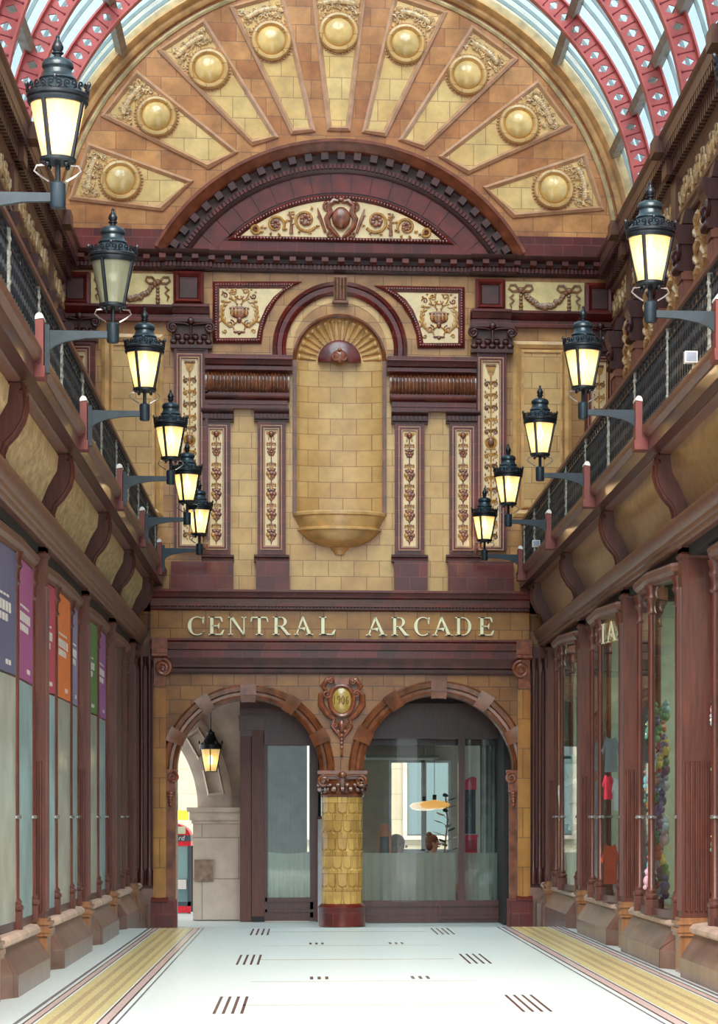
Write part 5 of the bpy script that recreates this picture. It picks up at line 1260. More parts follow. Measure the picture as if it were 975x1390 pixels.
# hanging lantern in the vestibule
Yh = 1.3; hx, hz = q(286, 1048, Yh)
t = E('hanging_lantern', 'lit dark tapered lantern hanging on a rod behind the left arch', 'lantern', (hx, Yh, hz))
m = M(); m.lathe([(.001, hz), (.085, hz), (.09, hz+.012), (.001, hz+.012)], hx, Yh, 8); 
for a in range(4): c, s_ = cos(R(a*90+90)), sin(R(a*90+90)); m.tube([(hx+.085*c, Yh+.085*s_, hz), (hx+.145*c, Yh+.145*s_, hz+.33)], .009, 5)
m.build('lantern_frame', IRON, t)
m = M(); m.lathe([(.08, hz+.012), (.14, hz+.33)], hx, Yh, 8, cap=False); m.build('lantern_glass', LGL, t)
m = M(); m.lathe([(.15, hz+.33), (.165, hz+.34), (.165, hz+.40), (.15, hz+.41), (.11, hz+.44), (.07, hz+.52), (.055, hz+.56), (.06, hz+.58), (.02, hz+.60), (.001, hz+.64)], hx, Yh, 16)
for a in range(6): c, s_ = cos(R(a*60)), sin(R(a*60)); m.ell((hx+.165*c, Yh+.165*s_, hz+.43), (.015, .015, .03), 6, 4)
m.build('lantern_cap', IRON, t)
m = M(); m.tube([(hx, Yh, hz+.6), (hx, Yh, 3.75)], .008, 6); m.build('hanging_rod', IRON, t)
m = M(); m.lathe([(.001, hz+.1), (.03, hz+.12), (.035, hz+.18), (.02, hz+.24), (.001, hz+.25)], hx, Yh, 12); m.build('light_bulb', BULB, t)
# cafe front: timber posts and window at left, big glazed front at right
Yc = 2.2
def cx_(p): return qx(p, Yc)
def cz_(p): return q(463, p, Yc)[1]
t = E('cafe_corner_post', 'broad mahogany corner post of the cafe front seen through the left arch', 'post', (cx_(342), Yc, 0))
m = M(); m.box(cx_(326), cx_(341), Yc-.1, Yc+.4, 0, cz_(975)); m.box(cx_(342), cx_(359), Yc-.14, Yc+.4, 0, cz_(975)); m.build('post_shaft', WOOD, t)
m = M(); m.box(cx_(325), cx_(360), Yc-.17, Yc+.4, cz_(992), cz_(975)); m.box(cx_(324), cx_(361), Yc-.19, Yc+.4, cz_(977), cz_(972)); m.build('post_cap', WOODD, t)
m = M(); m.box(cx_(340.5), cx_(342.5), Yc-.08, Yc, 0, cz_(990)); m.box(cx_(341), cx_(359), Yc-.17, Yc, 0, .07); m.build('post_joint', DARK, t)
t = E('cafe_door', 'dark mahogany cafe door with a tall glass pane and a half curtain, left arch', 'door', (cx_(392), Yc, 0))
m = M(); frame_rect(m, cx_(359), cx_(430), 0, cz_(1008), .05, Yc-.03, Yc+.04); m.box(cx_(359), cx_(430), Yc-.02, Yc+.03, 0, cz_(1222)); m.box(cx_(359), cx_(363), Yc-.05, Yc+.04, 0, cz_(1008)); m.box(cx_(421), cx_(432), Yc-.02, Yc+.04, 0, cz_(1008))
for a_, b_ in ((1224, 1218), (1238, 1234)): m.box(cx_(360), cx_(430), Yc-.05, Yc, cz_(a_), cz_(b_))
m.build('door_frame', WOODD, t)
m = M(); m.box(cx_(362), cx_(421), Yc-.0, Yc+.008, cz_(1220), cz_(1008)); m.build('door_glass', GLASS, t)
def drape(name, x0, x1, z0, z1, y, mat, parent, sag=0, n=60, amp=.02, fold=16):
    m = M(); vs = []
    for j in range(9):
        for i in range(n+1):
            u = i/n; v = j/8; zt = z1-sag*sin(pi*u); vs.append((x0+(x1-x0)*u, y+amp*sin(u*fold*2*pi/2+sin(u*9))*(.4+.6*(1-v)), z0+(zt-z0)*v))
    m.add(vs, [(j*(n+1)+i, j*(n+1)+i+1, (j+1)*(n+1)+i+1, (j+1)*(n+1)+i) for j in range(8) for i in range(n)]); return m.build(name, mat, parent)
CLOTH = plain('linen_curtain', (190, 190, 170), .9, var=.05)
tag(drape('half_curtain', cx_(361), cx_(422), cz_(1222), cz_(1156), Yc+.10, CLOTH, None, .03), 'pale linen half curtain behind the cafe door glass', 'curtain')
tag(drape('tall_blind', cx_(361), cx_(417), cz_(1160), cz_(1008), Yc+.55, plain('grey_blind', (134, 138, 128), .8), None, 0, amp=.006, fold=20), 'grey-green pleated blind above the half curtain in the cafe door', 'blind')
m = M(); m.box(cx_(326), cx_(705), Yc-.12, Yc+.3, cz_(1000), cz_(940)); m.box(cx_(358), cx_(705), Yc-.14, Yc+.05, cz_(1012), cz_(996)); m.box(cx_(326), cx_(705), Yc-.18, Yc, cz_(968), cz_(962)); struct(m.build('trim_cafe_fascia', WOODD))
m = M(); m.box(cx_(420), cx_(436), Yc+.3, Yc+.4, 0, 3.6); struct(m.build('wall_cafe_dark', DARK))
t = E('white_menu_board', 'white board in a red-brown frame beside the golden column', 'board', (cx_(435), Yc-.4, 0))
m = M(); m.box(qx(431, 1.8), qx(444, 1.8), 1.8, 1.83, 0, q(435, 1110, 1.8)[1]); m.build('board_face', plain('board_white', (206, 208, 214), .5, var=.08), t)
m = M(); m.box(qx(429.5, 1.8), qx(446, 1.8), 1.78, 1.84, q(435, 1112, 1.8)[1], q(435, 1108, 1.8)[1]); m.box(qx(429.5, 1.8), qx(431.5, 1.8), 1.78, 1.84, 0, q(435, 1110, 1.8)[1]); m.build('board_frame', WOOD, t)
# right: glazed front
Yg = 1.6
def gx(p): return qx(p, Yg)
def gz(p): return q(590, p, Yg)[1]
t = E('cafe_window', 'large curved cafe window in a dark mahogany frame filling the right arch', 'window', (gx(590), Yg, 0))
m = M(); m.box(gx(486), gx(700), Yg-.10, Yg+.05, 0, gz(1243)); m.box(gx(486), gx(700), Yg-.06, Yg+.05, gz(1243), gz(1228)); m.box(gx(486), gx(700), Yg-.10, Yg+.05, gz(1230), gz(1222))
m.box(gx(486), gx(700), Yg-.08, Yg+.05, gz(1000), gz(955)); m.box(gx(486), gx(700), Yg-.12, Yg, gz(1003), gz(998))
for a_, b_ in ((622, 631), (692, 704)): m.box(gx(a_), gx(b_), Yg-.09, Yg+.05, gz(1228), gz(955))
m.box(gx(595), gx(598), Yg-.14, Yg, 0, gz(1228)); m.box(gx(598), gx(698), Yg-.14, Yg-.09, gz(1247), gz(1243)); m.build('window_frame', WOODD, t)
m = M(); vs = []
for j in (0, 1):
    for i in range(17): u = i/16; vs.append((gx(488)+(gx(622)-gx(488))*u, Yg-.02-.10*sin(pi*u*.9), (gz(1224), gz(1003))[j]))
m.add(vs, [(i, i+1, 18+i, 17+i) for i in range(16)]); m.build('curved_glass', GLASS, t)
m = M(); m.box(gx(631), gx(692), Yg, Yg+.006, gz(1224), gz(1003)); m.build('side_glass', GLASS, t)
# cafe interior
Yb = 4.0
m = M(); BW = plain('cafe_wall', (176, 172, 160), .8, var=.05)
wx = lambda p: qx(p, Yb); wz = lambda p: q(560, p, Yb)[1]
m.box(wx(486), wx(528), Yb, Yb+.12, 0, 3.75); m.box(wx(528), wx(612), Yb, Yb+.12, 0, wz(1156)); m.box(wx(528), wx(612), Yb, Yb+.12, wz(1032), 3.75); m.box(wx(612), wx(720), Yb, Yb+.12, 0, 3.75)
m.box(wx(573), wx(579), Yb, Yb+.1, wz(1156), wz(1032)); struct(m.build('wall_cafe_back', BW))
m = M(); m.box(gx(498), gx(600), 2.2, 3.9, wz(1032)+.0, wz(1030)+.02) ; struct(m.build('ceiling_cafe', plain('cafe_ceiling', (116, 118, 110), .8)))
m = M(); frame_rect(m, wx(528), wx(612), wz(1156), wz(1032), .04, Yb-.03, Yb+.02); m.box(wx(572), wx(577), Yb-.03, Yb+.02, wz(1156), wz(1032)); m.box(wx(528), wx(612), Yb-.15, Yb, wz(1158), wz(1155)); struct(m.build('window_1', plain('pale_frame', (190, 200, 206), .5)))
CUR = SHEER
tag(drape('sheer_curtain', gx(490), gx(620), gz(1223), gz(1158), Yg+.25, CUR, None, 0, amp=.03, fold=22), 'long sheer grey half curtain along the foot of the cafe window', 'curtain')
tag(drape('sheer_curtain', gx(632), gx(690), gz(1223), gz(1158), Yg+.25, CUR, None, 0, amp=.03, fold=12), 'narrow sheer grey half curtain behind the right-hand cafe pane', 'curtain')
tag(drape('pleated_drape', gx(655), gx(690), gz(1160), gz(1003), Yg+.5, plain('grey_drape', (150, 146, 140), .9), None, 0, amp=.03, fold=14), 'tall grey pleated drape at the right edge of the cafe window', 'drape')
t = E('timber_screen', 'narrow orange-brown timber doorway screen at the left of the cafe interior', 'screen', (qx(521, 2.6), 2.6, 0))
sc = lambda p: qx(p, 2.6); sz = lambda p: q(520, p, 2.6)[1]
m = M(); frame_rect(m, sc(513), sc(531), sz(1190), sz(1133), .03, 2.58, 2.62); m.prism([(sc(513), sz(1133)), (sc(531), sz(1133)), (sc(527), sz(1118)), (sc(517), sz(1118))], 'y', 2.58, 2.62); m.build('screen_frame', plain('orange_wood', (176, 116, 90), .5), t)
m = M(); m.box(sc(514), sc(530), 2.60, 2.61, sz(1188), sz(1134)); m.prism([(sc(512), 0), (sc(536), 0), (sc(529), sz(1193)), (sc(516), sz(1193))], 'y', 2.60, 2.61); m.build('screen_panel', plain('slate_panel', (96, 98, 98), .6), t)
# pendants
for (p, py, r, c, nm, Y_) in ((590, 1092, .15, (240, 176, 92), 'amber glass pendant lamp over the cafe table', 3.0), (576, 1094, .14, (250, 226, 196), 'white glass pendant lamp behind the amber one', 3.4)):
    x, z = q(p, py, Y_); t = E('pendant_lamp', nm, 'pendant lamp', (x, Y_, z-.1))
    m = M(); m.lathe([(.02, z+.075), (.06, z+.06), (r+.04, z+.045), (r+.09, z+.0), (r+.05, z-.05), (r-.04, z-.07), (.001, z-.075)], x, Y_, 28); m.build('lamp_shade', plain('pendant_'+str(p), c, .3, var=.03, emit=c, es=.4), t)
    m = M(); m.tube([(x, Y_, z+.07), (x, Y_, z+.15)], .03, 8); m.tube([(x, Y_, z+.15), (x, Y_, 3.0)], .005, 5); m.build('lamp_cord', IRON, t)
# people at the table
def figure(name, label, x, y, face, skin, hairc, topc, hz, scale=1.0, bun=False):
    """seated figure, one continuous skinned body, hair and clothing as parts; hz = crown height"""
    t = E(name, label, 'person', (x, y, 0)); f = 1 if face > 0 else -1; k = scale
    V = [(0, 0, hz-1.28*k*.62), (0, 0, hz-.58*k), (0, 0, hz-.36*k), (0, 0, hz-.27*k), (.015*f, 0, hz-.20*k), (.02*f, 0, hz-.12*k), (.0, 0, hz-.06*k),
         (0, -.17*k, hz-.35*k), (0, .17*k, hz-.35*k), (.06*f, -.20*k, hz-.60*k), (.06*f, .20*k, hz-.60*k), (.27*f*k, -.12*k, hz-.56*k), (.27*f*k, .10*k, hz-.56*k), (.30*f*k, -.06*k, hz-.50*k), (.33*f*k, .06*k, hz-.55*k),
         (.38*f*k, -.1*k, hz-.80*k), (.38*f*k, .1*k, hz-.80*k), (.40*f*k, -.1*k, hz-1.2*k), (.40*f*k, .1*k, hz-1.2*k), (.50*f*k, -.1*k, hz-1.22*k), (.50*f*k, .1*k, hz-1.22*k)]
    Rr = [.14, .12, .12, .05, .06, .088, .075, .06, .06, .045, .045, .035, .035, .03, .03, .07, .07, .045, .045, .04, .04]
    Eg = [(0, 1), (1, 2), (2, 3), (3, 4), (4, 5), (5, 6), (2, 7), (2, 8), (7, 9), (8, 10), (9, 11), (10, 12), (11, 13), (12, 14), (0, 15), (0, 16), (15, 17), (16, 18), (17, 19), (18, 20)]
    me = bpy.data.meshes.new(name+'_body'); me.from_pydata([(a, b, c-0) for a, b, c in V], Eg, []); o = bpy.data.objects.new('body', me); COL.objects.link(o); o.parent = t
    md = o.modifiers.new('skin', 'SKIN'); 
    for i, sv in enumerate(me.skin_vertices[0].data): sv.radius = (Rr[i]*k, Rr[i]*k); sv.use_root = (i == 0)
    o.modifiers.new('sub', 'SUBSURF').levels = 2; o.modifiers['sub'].render_levels = 2; me.materials.append(skin)
    WL[t.name] = (x, y, 0)
    m = M(); m.ell((x-.02*f, y, hz-.09*k), (.105*k, .095*k, .10*k), 14, 9); m.ell((x-.05*f, y, hz-.16*k), (.07*k, .085*k, .09*k), 12, 8)
    if bun: m.ell((x-.06*f, y, hz+.0), (.05, .05, .045), 10, 7)
    m.build('hair', hairc, t)
    m = M(); m.ell((x+.105*f*k, y, hz-.145*k), (.02, .014, .022), 8, 6); m.ell((x+.09*f*k, y, hz-.185*k), (.02, .025, .01), 8, 5)
    for sg in (-1, 1): m.ell((x+.0*f*k, y+sg*.085*k, hz-.14*k), (.02, .01, .03), 8, 5)
    m.build('face_features', skin, t)
    m = M(); m.ell((x, y, hz-.45*k), (.15*k, .21*k, .17*k), 16, 10); m.ell((x, y, hz-.64*k), (.16*k, .19*k, .2*k), 14, 8); m.build('top', topc, t)
    return t
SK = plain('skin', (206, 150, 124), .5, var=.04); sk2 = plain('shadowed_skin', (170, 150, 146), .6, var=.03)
x, z = q(588, 1133, 3.3); figure('person', 'person with brown hair in a black top sitting in the cafe behind the half curtain', x, 3.3, 1, SK, plain('brown_hair', (120, 70, 50), .6), plain('black_top', (28, 26, 34), .8), z, 1.0, True)
x, z = q(540, 1133, 3.0); figure('person', 'person in grey sitting sideways at the left of the cafe window', x, 3.0, 1, sk2, plain('grey_hair', (140, 132, 130), .6), plain('grey_top', (150, 146, 144), .8), z, 1.25)  # shade on this figure is painted into its grey colours
t = E('cafe_table', 'round cafe table between the two seated people', 'table', (qx(562, 3.2), 3.2, 0)); tx = qx(564, 3.2)
m = M(); m.lathe([(.001, .72), (.32, .72), (.34, .735), (.32, .75), (.001, .75)], tx, 3.2, 24); m.build('table_top', WOOD, t); m = M(); m.lathe([(.2, 0), (.2, .02), (.03, .05), (.03, .72)], tx, 3.2, 14); m.build('pedestal', IRON, t)
# plant
x, z = q(606, 1150, 2.9); t = E('potted_plant', 'rubber plant with dark oval leaves in a pale pot inside the cafe', 'plant', (x, 2.9, 0)); random.seed(5)
m = M(); m.lathe([(.001, 0), (.13, 0), (.17, .4), (.15, .4), (.001, .37)], x, 2.9, 18); m.build('pot', WHITE, t)
m = M(); m.tube([(x, 2.9, .38), (x-.03, 2.9, 1.0), (x+.02, 2.9, 1.5), (x-.01, 2.9, 1.85)], .012, 6); m.build('stem', ORNB, t)
m = M()
for i in range(20):
    a = i*2.4; zz = .75+i*.058; L = random.uniform(.10, .17); c = Vector((x+L*cos(a), 2.9+L*sin(a)*.7, zz+.03)); d = Vector((cos(a), sin(a)*.7, .3)).normalized(); sd = Vector((-sin(a), cos(a), 0)); w_ = .045
    pts = [c-d*.08, c-d*.03+sd*w_, c+d*.05+sd*w_*.8, c+d*.10, c+d*.05-sd*w_*.8, c-d*.03-sd*w_]; mid = c+Vector((0, 0, .012)); m.add([tuple(p) for p in pts]+[tuple(mid)], [(i_, (i_+1) % 6, 6) for i_ in range(6)])
    m.tube([(x, 2.9, zz-.03), tuple(c-d*.08)], .004, 4)
m.build('leaf', plain('dark_leaf', (40, 66, 56), .3, var=.15), t)
# red kiosk reflection in the right pane, built as a solid behind it
Yr = 2.5; t = E('red_box_reflection', 'reflected red cabinet with white lettering, built solid behind the right-hand cafe pane', 'reflection', (qx(643, Yr), Yr, 0)); rx = lambda p: qx(p, Yr); rz = lambda p: q(643, p, Yr)[1]
m = M(); m.prism([(rx(630), rz(1185)), (rx(633), rz(1188)), (rx(648), rz(1180)), (rx(648), rz(1135)), (rx(630), rz(1135))], 'y', Yr, Yr+.35); m.box(rx(630), rx(649), Yr-.02, Yr+.37, rz(1137), rz(1133)); m.box(rx(630), rx(643), Yr+.05, Yr+.3, 0, rz(1182)); m.build('cabinet_body', plain('post_red', (214, 24, 60), .35, var=.05), t)
m = M(); m.box(rx(632), rx(647), Yr-.012, Yr, rz(1155), rz(1140)); m.build('cabinet_panel', plain('post_red_dark', (172, 20, 48), .4, var=.05), t)
m = M(); m.box(rx(633), rx(640), Yr-.015, Yr, rz(1168), rz(1164)); m.box(rx(634), rx(638), Yr-.015, Yr, rz(1171), rz(1169)); m.box(rx(642), rx(645), Yr-.015, Yr, rz(1171), rz(1160)); m.build('white_lettering', WHITE, t)
t = E('red_top_reflection', 'glossy pink-red barrel top of the same reflection, above the red cabinet', 'sign', (qx(640, Yr), Yr, rz(1074)))  # upper part of the reflected kiosk, also built solid
m = M(); m.prism([(rx(630), rz(1072)), (rx(647), rz(1072)), (rx(647), rz(1056)), (rx(642), rz(1054)), (rx(630), rz(1060))], 'y', Yr, Yr+.3); m.build('sign_body', plain('sign_pink', (236, 44, 90), .3, var=.03), t)
m = M(); m.box(rx(631), rx(646), Yr+.02, Yr+.25, rz(1132), rz(1072)); m.build('sign_post', plain('sign_dark', (40, 46, 52), .4), t)
# street: pavement is the floor slab; buildings opposite
m = M(); m.box(-30, 30, 16, 60, -.15, -.02); struct(m.build('floor_street', plain('asphalt', (150, 150, 150), .8)))
t = E('street_building', 'cream stone building across the street seen through the left arch', 'building', (-2.5, 15, 0))
m = M(); m.box(-9, 3.5, 15, 16, 0, 11); m.build('facade', tile('facade_stone', (176, 166, 144), (168, 158, 136), (140, 130, 112), 1.2, .5, rough=.9, coat=0, blotch=.08), t)
for i in range(6):
    for j in range(2):
        x = -8+i*1.9; m = M(); m.box(x, x+.9, 14.93, 15.0, 1.2+j*4.2, 3.4+j*4.2); w_ = m.build('window', FILM, t); m = M(); frame_rect(m, x-.08, x+.98, 1.1+j*4.2, 3.5+j*4.2, .08, 14.86, 15.0); m.build('window_frame', STONED, w_)
m = M(); m.box(qx(236, 14), qx(256, 14), 13.9, 14, q(245, 1113, 14)[1], q(245, 1100, 14)[1]); tag(m.build('yellow_sign', plain('sign_yellow', (250, 214, 30), .5, var=.02)), 'plain yellow sign on the building behind the telephone kiosk', 'sign')
# ================================================================ POSTERS, DISPLAYS, FITTINGS ON THE SIDES
def on_pane(side, k, j, z0, z1, off, name, mat, label, cat, group=None, inset=.04, text=None):
    P = PLANS[(side, k)]; (xa_, ya_), (xb_, yb_) = P[j], P[j+1]; a, b = Vector((xa_, ya_)), Vector((xb_, yb_)); d = (b-a); L = d.length; d.normalize(); n_ = Vector((d.y, -d.x))
    a2, b2 = a+d*inset-n_*off, b-d*inset-n_*off; m = S_(); m.prism([tuple(a2), tuple(b2), tuple(b2-n_*.003), tuple(a2-n_*.003)], 'z', z0, z1)
    mm = m.put(side, XF)
    if text is None: return tag(mm.build(name, mat), label, cat, group)
    t = E(name, label, cat, (sx(side, XF, (a2.x+b2.x)/2), (a2.y+b2.y)/2, z0), group); mm.build('poster_sheet', mat, t); m = S_()
    for u0, u1, v0, v1 in text:
        c, e = a2+d*(L-2*inset)*u0+n_*.002, a2+d*(L-2*inset)*u1+n_*.002
        nw_ = max(1, int((u1-u0)/.10))
        for w_ in range(nw_):
            c1_, e1_ = c+(e-c)*(w_/nw_), c+(e-c)*((w_+.72)/nw_); m.prism([tuple(c1_), tuple(e1_), tuple(e1_+n_*.002), tuple(c1_+n_*.002)], 'z', z0+(z1-z0)*v0, z0+(z1-z0)*v1)
    m.put(side, XF).build('white_print', WHITE, t); return t
TX = [(.15, .75, .60, .62), (.15, .82, .48, .56), (.15, .7, .40, .46), (.6, .82, .06, .10)]
PC = {'slate': (96, 96, 128), 'purple': (168, 84, 140), 'crimson': (190, 74, 92), 'orange': (232, 122, 62), 'lavender': (142, 134, 170), 'green': (84, 128, 70), 'violet': (160, 98, 160)}
def poster(k, j, c, lab): on_pane(0, k, j, 2.72, 3.72, -.012, 'window_poster', plain('poster_'+lab.split()[0], PC[c], .4, var=.06), lab, 'poster', None, .05, TX)
poster(0, 1, 'slate', 'slate blue poster in the nearest window pane on the left')
poster(1, 1, 'slate', 'blue-grey poster at the left edge of the picture'); poster(1, 2, 'purple', 'purple poster in the left windows, left of the first full pilaster')
poster(2, 1, 'crimson', 'narrow crimson poster beside the orange one'); poster(2, 2, 'orange', 'orange poster in the left shop window'); poster(2, 3, 'lavender', 'lavender grey poster right of the orange one')
poster(3, 1, 'green', 'thin green poster in the fourth left window'); poster(3, 2, 'violet', 'violet poster in the fourth left window')
for k in range(6):  # opaque coloured sheets cover the left panes
    P = PLANS[(0, k)]
    for j in range(len(P)-1):
        if abs(P[j+1][1]-P[j][1]) < .05: continue
        if k >= 4: mt, lb = plain('blind_brown', (96, 66, 52), .7) if 'blind_brown' not in MATS else MATS['blind_brown'], 'brown window blind'
        else: mt, lb = ((GREYF, 'pale grey sheet') if (j+k) % 2 == 0 else (TEAL, 'pale teal sheet'))
        on_pane(0, k, j, .70, 2.70 if k < 4 else 3.72, -.007, 'window_sheet', mt, '%s on pane %s of the left window %s' % (lb, ['one', 'two', 'three', 'four', 'five'][j], ORD[k]), 'window film', 'sheets on the left shop windows', .045)
# right shops: mannequin, clothes, toys
def at_u(px, w_):                           # a spot inside a right-hand shop, w_ metres down the view, seen at photo column px
    X = CX+(px-416)*w_*cos(TH)/F; return XF+.05-X, YW(X, w_)
def clothes(px, w_, zt, zb, wd, c, lab):
    x, y = at_u(px, w_); z0 = CAMH+(HZ-zb)*w_/F; z1 = CAMH+(HZ-zt)*w_/F; h = z1-z0; w = wd*w_/F; m = S_()
    P = [(x-w*.4, z0), (x+w*.4, z0), (x+w*.36, z0+h*.7), (x+w*.5, z0+h*.5), (x+w*.6, z0+h*.6), (x+w*.3, z1), (x+w*.1, z1-.02), (x-w*.1, z1-.02), (x-w*.3, z1), (x-w*.6, z0+h*.6), (x-w*.5, z0+h*.5), (x-w*.36, z0+h*.7)]
    m.prism(P, 'y', y, y+.04); return tag(m.put(1, XF).build('hanging_garment', plain('garment_'+lab.split()[0], c, .8), sharp=20), lab, 'garment')
y3 = ST[1][3]; y2 = ST[1][2]; y4 = ST[1][4]; y1_ = ST[1][1]
random.seed(11)
# toys hanging in the nearer right window (between pilasters 2 and 3) and (1,2)
toyc = [(84, 136, 112), (206, 160, 172), (120, 176, 186), (206, 180, 104), (60, 74, 116), (190, 104, 92), (168, 186, 200), (124, 108, 146), (112, 160, 108), (222, 222, 212)]
TM = [plain('toy_%d' % i, c, .7, var=.12) for i, c in enumerate(toyc)]
tn_ = ['green', 'pink', 'pale blue', 'yellow', 'navy', 'red', 'grey-blue', 'purple', 'leaf green', 'white']
for (k, n) in ((2, 110), (1, 40)):
    ya, yb = ST[1][k], ST[1][k+1]
    for i in range(n):
        x, y = at_u(random.uniform(880, 906), random.uniform(25.2, 26.3)) if k == 2 else at_u(random.uniform(970, 992), random.uniform(23.05, 23.3))
        z = random.uniform(.78, 2.6); c = random.randrange(10); r = random.uniform(.028, .05)
        zz = z; t = E('soft_toy', '%s soft toy in the %s row of the right window %s' % (tn_[c], 'bottom' if z < 1.2 else 'lower' if z < 1.7 else 'middle' if z < 2.2 else 'top', ORD[k]), 'toy', (sx(1, XF, x), y, z), 'soft toys in the right shop windows')
        m = S_(); m.ell((x, y, z), (r, r, r*1.2), 9, 7); m.ell((x, y, z+r*1.7), (r*.8, r*.8, r*.75), 9, 7)
        for sg in (-1, 1): m.ell((x, y+sg*r*.6, z+r*2.4), (r*.25, r*.25, r*.35), 6, 5); m.ell((x+.01, y+sg*r*1.05, z+r*.2), (r*.3, r*.35, r*.6), 6, 5); m.ell((x+.03, y+sg*r*.5, z-r*1.2), (r*.35, r*.3, r*.5), 6, 5)
        m.put(1, XF).build('toy_body', TM[c], t); m = S_(); m.ell((x+r*.7, y, z+r*1.6), (r*.3, r*.35, r*.25), 6, 5); m.put(1, XF).build('toy_muzzle', TM[(c+3) % 10], t)
# mannequin in third right window
mx_, my_ = at_u(777, 34.2); y = my_; t = E('shop_mannequin', 'white mannequin in a cream shirt, dark shorts and green cap in the right window', 'mannequin', (sx(1, XF, mx_), y, .5)); x = mx_
m = S_()
m.lathe([(.05, 2.05), (.06, 2.10), (.085, 2.16), (.09, 2.23), (.07, 2.30), (.02, 2.33)], x, y, 16); m.lathe([(.12, 1.35), (.15, 1.5), (.12, 1.62), (.17, 1.85), (.17, 1.95), (.06, 2.02), (.045, 2.08)], x, y, 20)
for sg in (-1, 1): m.tube([(x, y+sg*.08, 1.38), (x, y+sg*.09, .98), (x+.01, y+sg*.09, .55)], [.085, .06, .04], 10); m.tube([(x, y+sg*.18, 1.93), (x, y+sg*.23, 1.62), (x+.05, y+sg*.22, 1.38)], [.05, .04, .03], 8)
m.put(1, XF).build('mannequin_body', plain('mannequin_white', (232, 228, 214), .4, var=.02), t)
m = S_(); m.lathe([(.17, 1.5), (.16, 1.6), (.185, 1.85), (.185, 1.95), (.07, 2.04)], x, y, 20)
for sg in (-1, 1): m.tube([(x, y+sg*.18, 1.96), (x, y+sg*.24, 1.72)], [.07, .075], 10)
m.put(1, XF).build('shirt', plain('shirt_cream', (228, 214, 196), .8), t)
m = S_(); m.lathe([(.175, 1.15), (.165, 1.3), (.15, 1.46)], x, y, 18); m.put(1, XF).build('shorts', plain('shorts_dark', (44, 66, 60), .8), t)
m = S_(); m.ell((x, y, 2.27), (.10, .10, .085), 14, 8); m.ell((x+.1, y, 2.25), (.07, .07, .015), 10, 5); m.put(1, XF).build('cap', plain('cap_green', (20, 110, 92), .7), t)
clothes(830, 29.3, 1000, 1048, 22, (150, 152, 158), 'grey garment hanging high behind the lettered right window')
clothes(826, 29.1, 1052, 1085, 14, (220, 50, 70), 'red garment in the middle of the lettered right window')
clothes(838, 29.0, 1055, 1100, 12, (226, 222, 226), 'white garment with red print beside the red garment')
clothes(829, 29.3, 1146, 1200, 22, (204, 80, 50), 'orange garment hanging low behind the lettered right window')
clothes(838, 29.4, 1150, 1208, 14, (206, 212, 232), 'pale blue garment beside the low orange garment')
# IA transom lettering on the right
t = E('transom_lettering', 'cream capital letters on the glass of the fourth right shop window', 'lettering', (sx(1, XF, -.0), ST[1][3]+.9, 3.46))
for ch, u0, u1 in (('I', .0, .12), ('A', .22, .62)):
    S, w_ = glyph(ch); m = S_(); A_, B_ = Vector(PLANS[(1, 3)][2]), Vector(PLANS[(1, 3)][1])
    for P in S:
        pts = []
        for off in (.012, .02):
            for a, b in P: c = A_+(B_-A_)*(.12+(u0+(u1-u0)*a/w_)*1.15); pts.append((c.x+off, c.y, 3.46+.22*b))
        n = len(P); m.add(pts, [list(range(n)), list(range(n, 2*n))]+[(i, (i+1) % n, n+(i+1) % n, n+i) for i in range(n)])
    m.put(1, XF).build('letter_'+ch.lower(), LETTER, t, smooth=False)
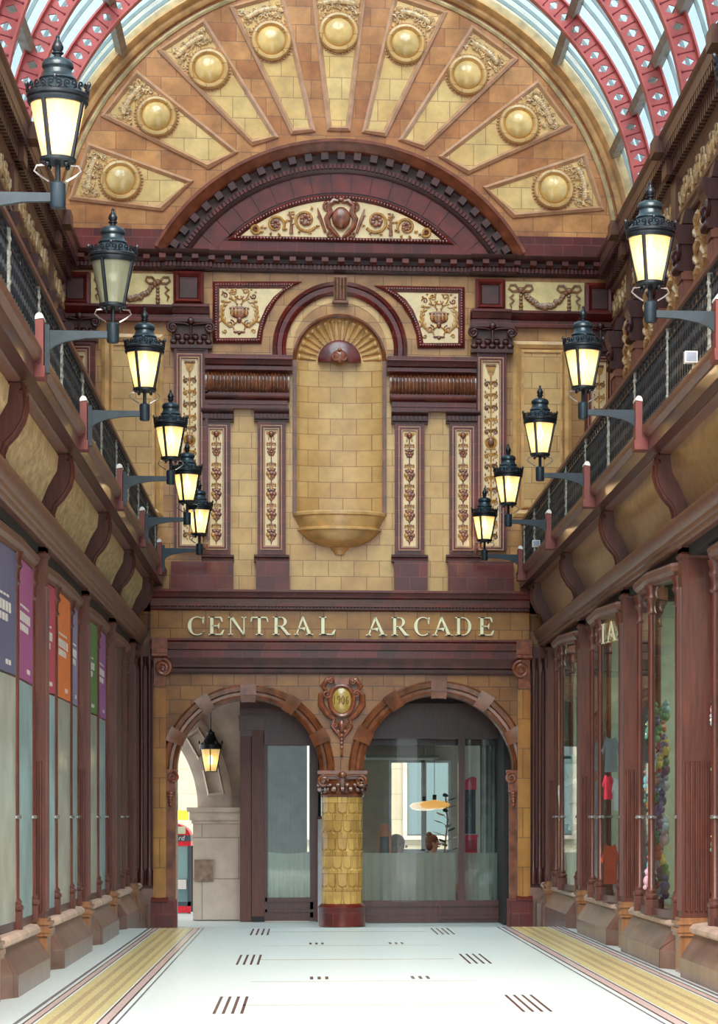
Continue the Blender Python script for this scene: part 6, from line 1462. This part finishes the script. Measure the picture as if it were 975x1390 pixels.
# floodlights and exit signs on the right balcony
for (px_, py_, w, lab) in ((918, 485, 20.8, 'nearer'), (716, 738, 34.8, 'farther')):
    X = 2.52; Y = YW(X, w); z = CAMH+(HZ-py_)*w/F
    t = E('floodlight', 'small white floodlight on a stalk on the right balcony, the %s of two' % lab, 'floodlight', (X, Y, 5.02))
    m = M(); m.box(X-.05, X+.05, Y-.03, Y+.05, z-.045, z+.045); m.build('lamp_head', WHITE, t); m = M(); m.box(X-.04, X+.04, Y-.034, Y-.03, z-.035, z+.035); m.build('lamp_lens', plain('lens_grey', (150, 156, 170), .2) if 'lens_grey' not in MATS else MATS['lens_grey'], t)
    m = M(); m.tube([(X+.02, Y+.02, 5.02), (X+.03, Y+.03, z-.04)], .014, 6); m.build('stalk', plain('stalk_cream', (214, 196, 160), .5) if 'stalk_cream' not in MATS else MATS['stalk_cream'], t)
    m = M(); m.box(X+.02, X+.15, Y+.05, Y+.07, 5.03, 5.10); o = m.build('exit_sign', plain('sign_case', (14, 44, 28), .4, var=0) if 'sign_case' not in MATS else MATS['sign_case']); tag(o, 'tiny green illuminated sign beside the %s floodlight on the right balcony' % lab, 'sign')
    m = M(); m.box(X+.06, X+.08, Y+.046, Y+.05, 5.055, 5.075); m.box(X+.09, X+.11, Y+.046, Y+.05, 5.055, 5.075); m.build('lit_symbol', plain('sign_glow', (40, 220, 110), .4, var=0, emit=(60, 255, 120), es=1.5) if 'sign_glow' not in MATS else MATS['sign_glow'], o)
# ================================================================ CAMERA, WORLD, RENDER VIEW
cam = bpy.data.cameras.new('camera'); co = bpy.data.objects.new('camera', cam); COL.objects.link(co)
co.location = (CX, -CD, CAMH); co.rotation_euler = (R(90), 0, -TH)
cam.sensor_fit = 'AUTO'; cam.sensor_width = 36; cam.lens = F/1390*36
cam.shift_x = (487.5-PPX)/1390; cam.shift_y = (HZ-695)/1390; cam.clip_start = .1; cam.clip_end = 300
SC.camera = co
w = bpy.data.worlds.new('sky'); SC.world = w; w.use_nodes = True; nt = w.node_tree
bg = nt.nodes['Background']; bg.inputs[0].default_value = (.88, .95, 1.0, 1); bg.inputs[1].default_value = 1.1
sun = bpy.data.lights.new('soft_daylight', 'SUN'); sun.energy = 5.0; sun.angle = R(42); sun.color = (1, .93, .84)
so = bpy.data.objects.new('soft_daylight', sun); COL.objects.link(so); so.rotation_euler = (R(48), 0, R(-4)); so.location = (0, -15, 20)
SC.view_settings.view_transform = 'Standard'; SC.view_settings.look = 'None'; SC.view_settings.gamma = 1; SC.view_settings.exposure = 0.98
SC.view_settings.use_curve_mapping = False
SC.cycles.max_bounces = 8; SC.cycles.transparent_max_bounces = 16; SC.cycles.caustics_reflective = False; SC.cycles.caustics_refractive = False
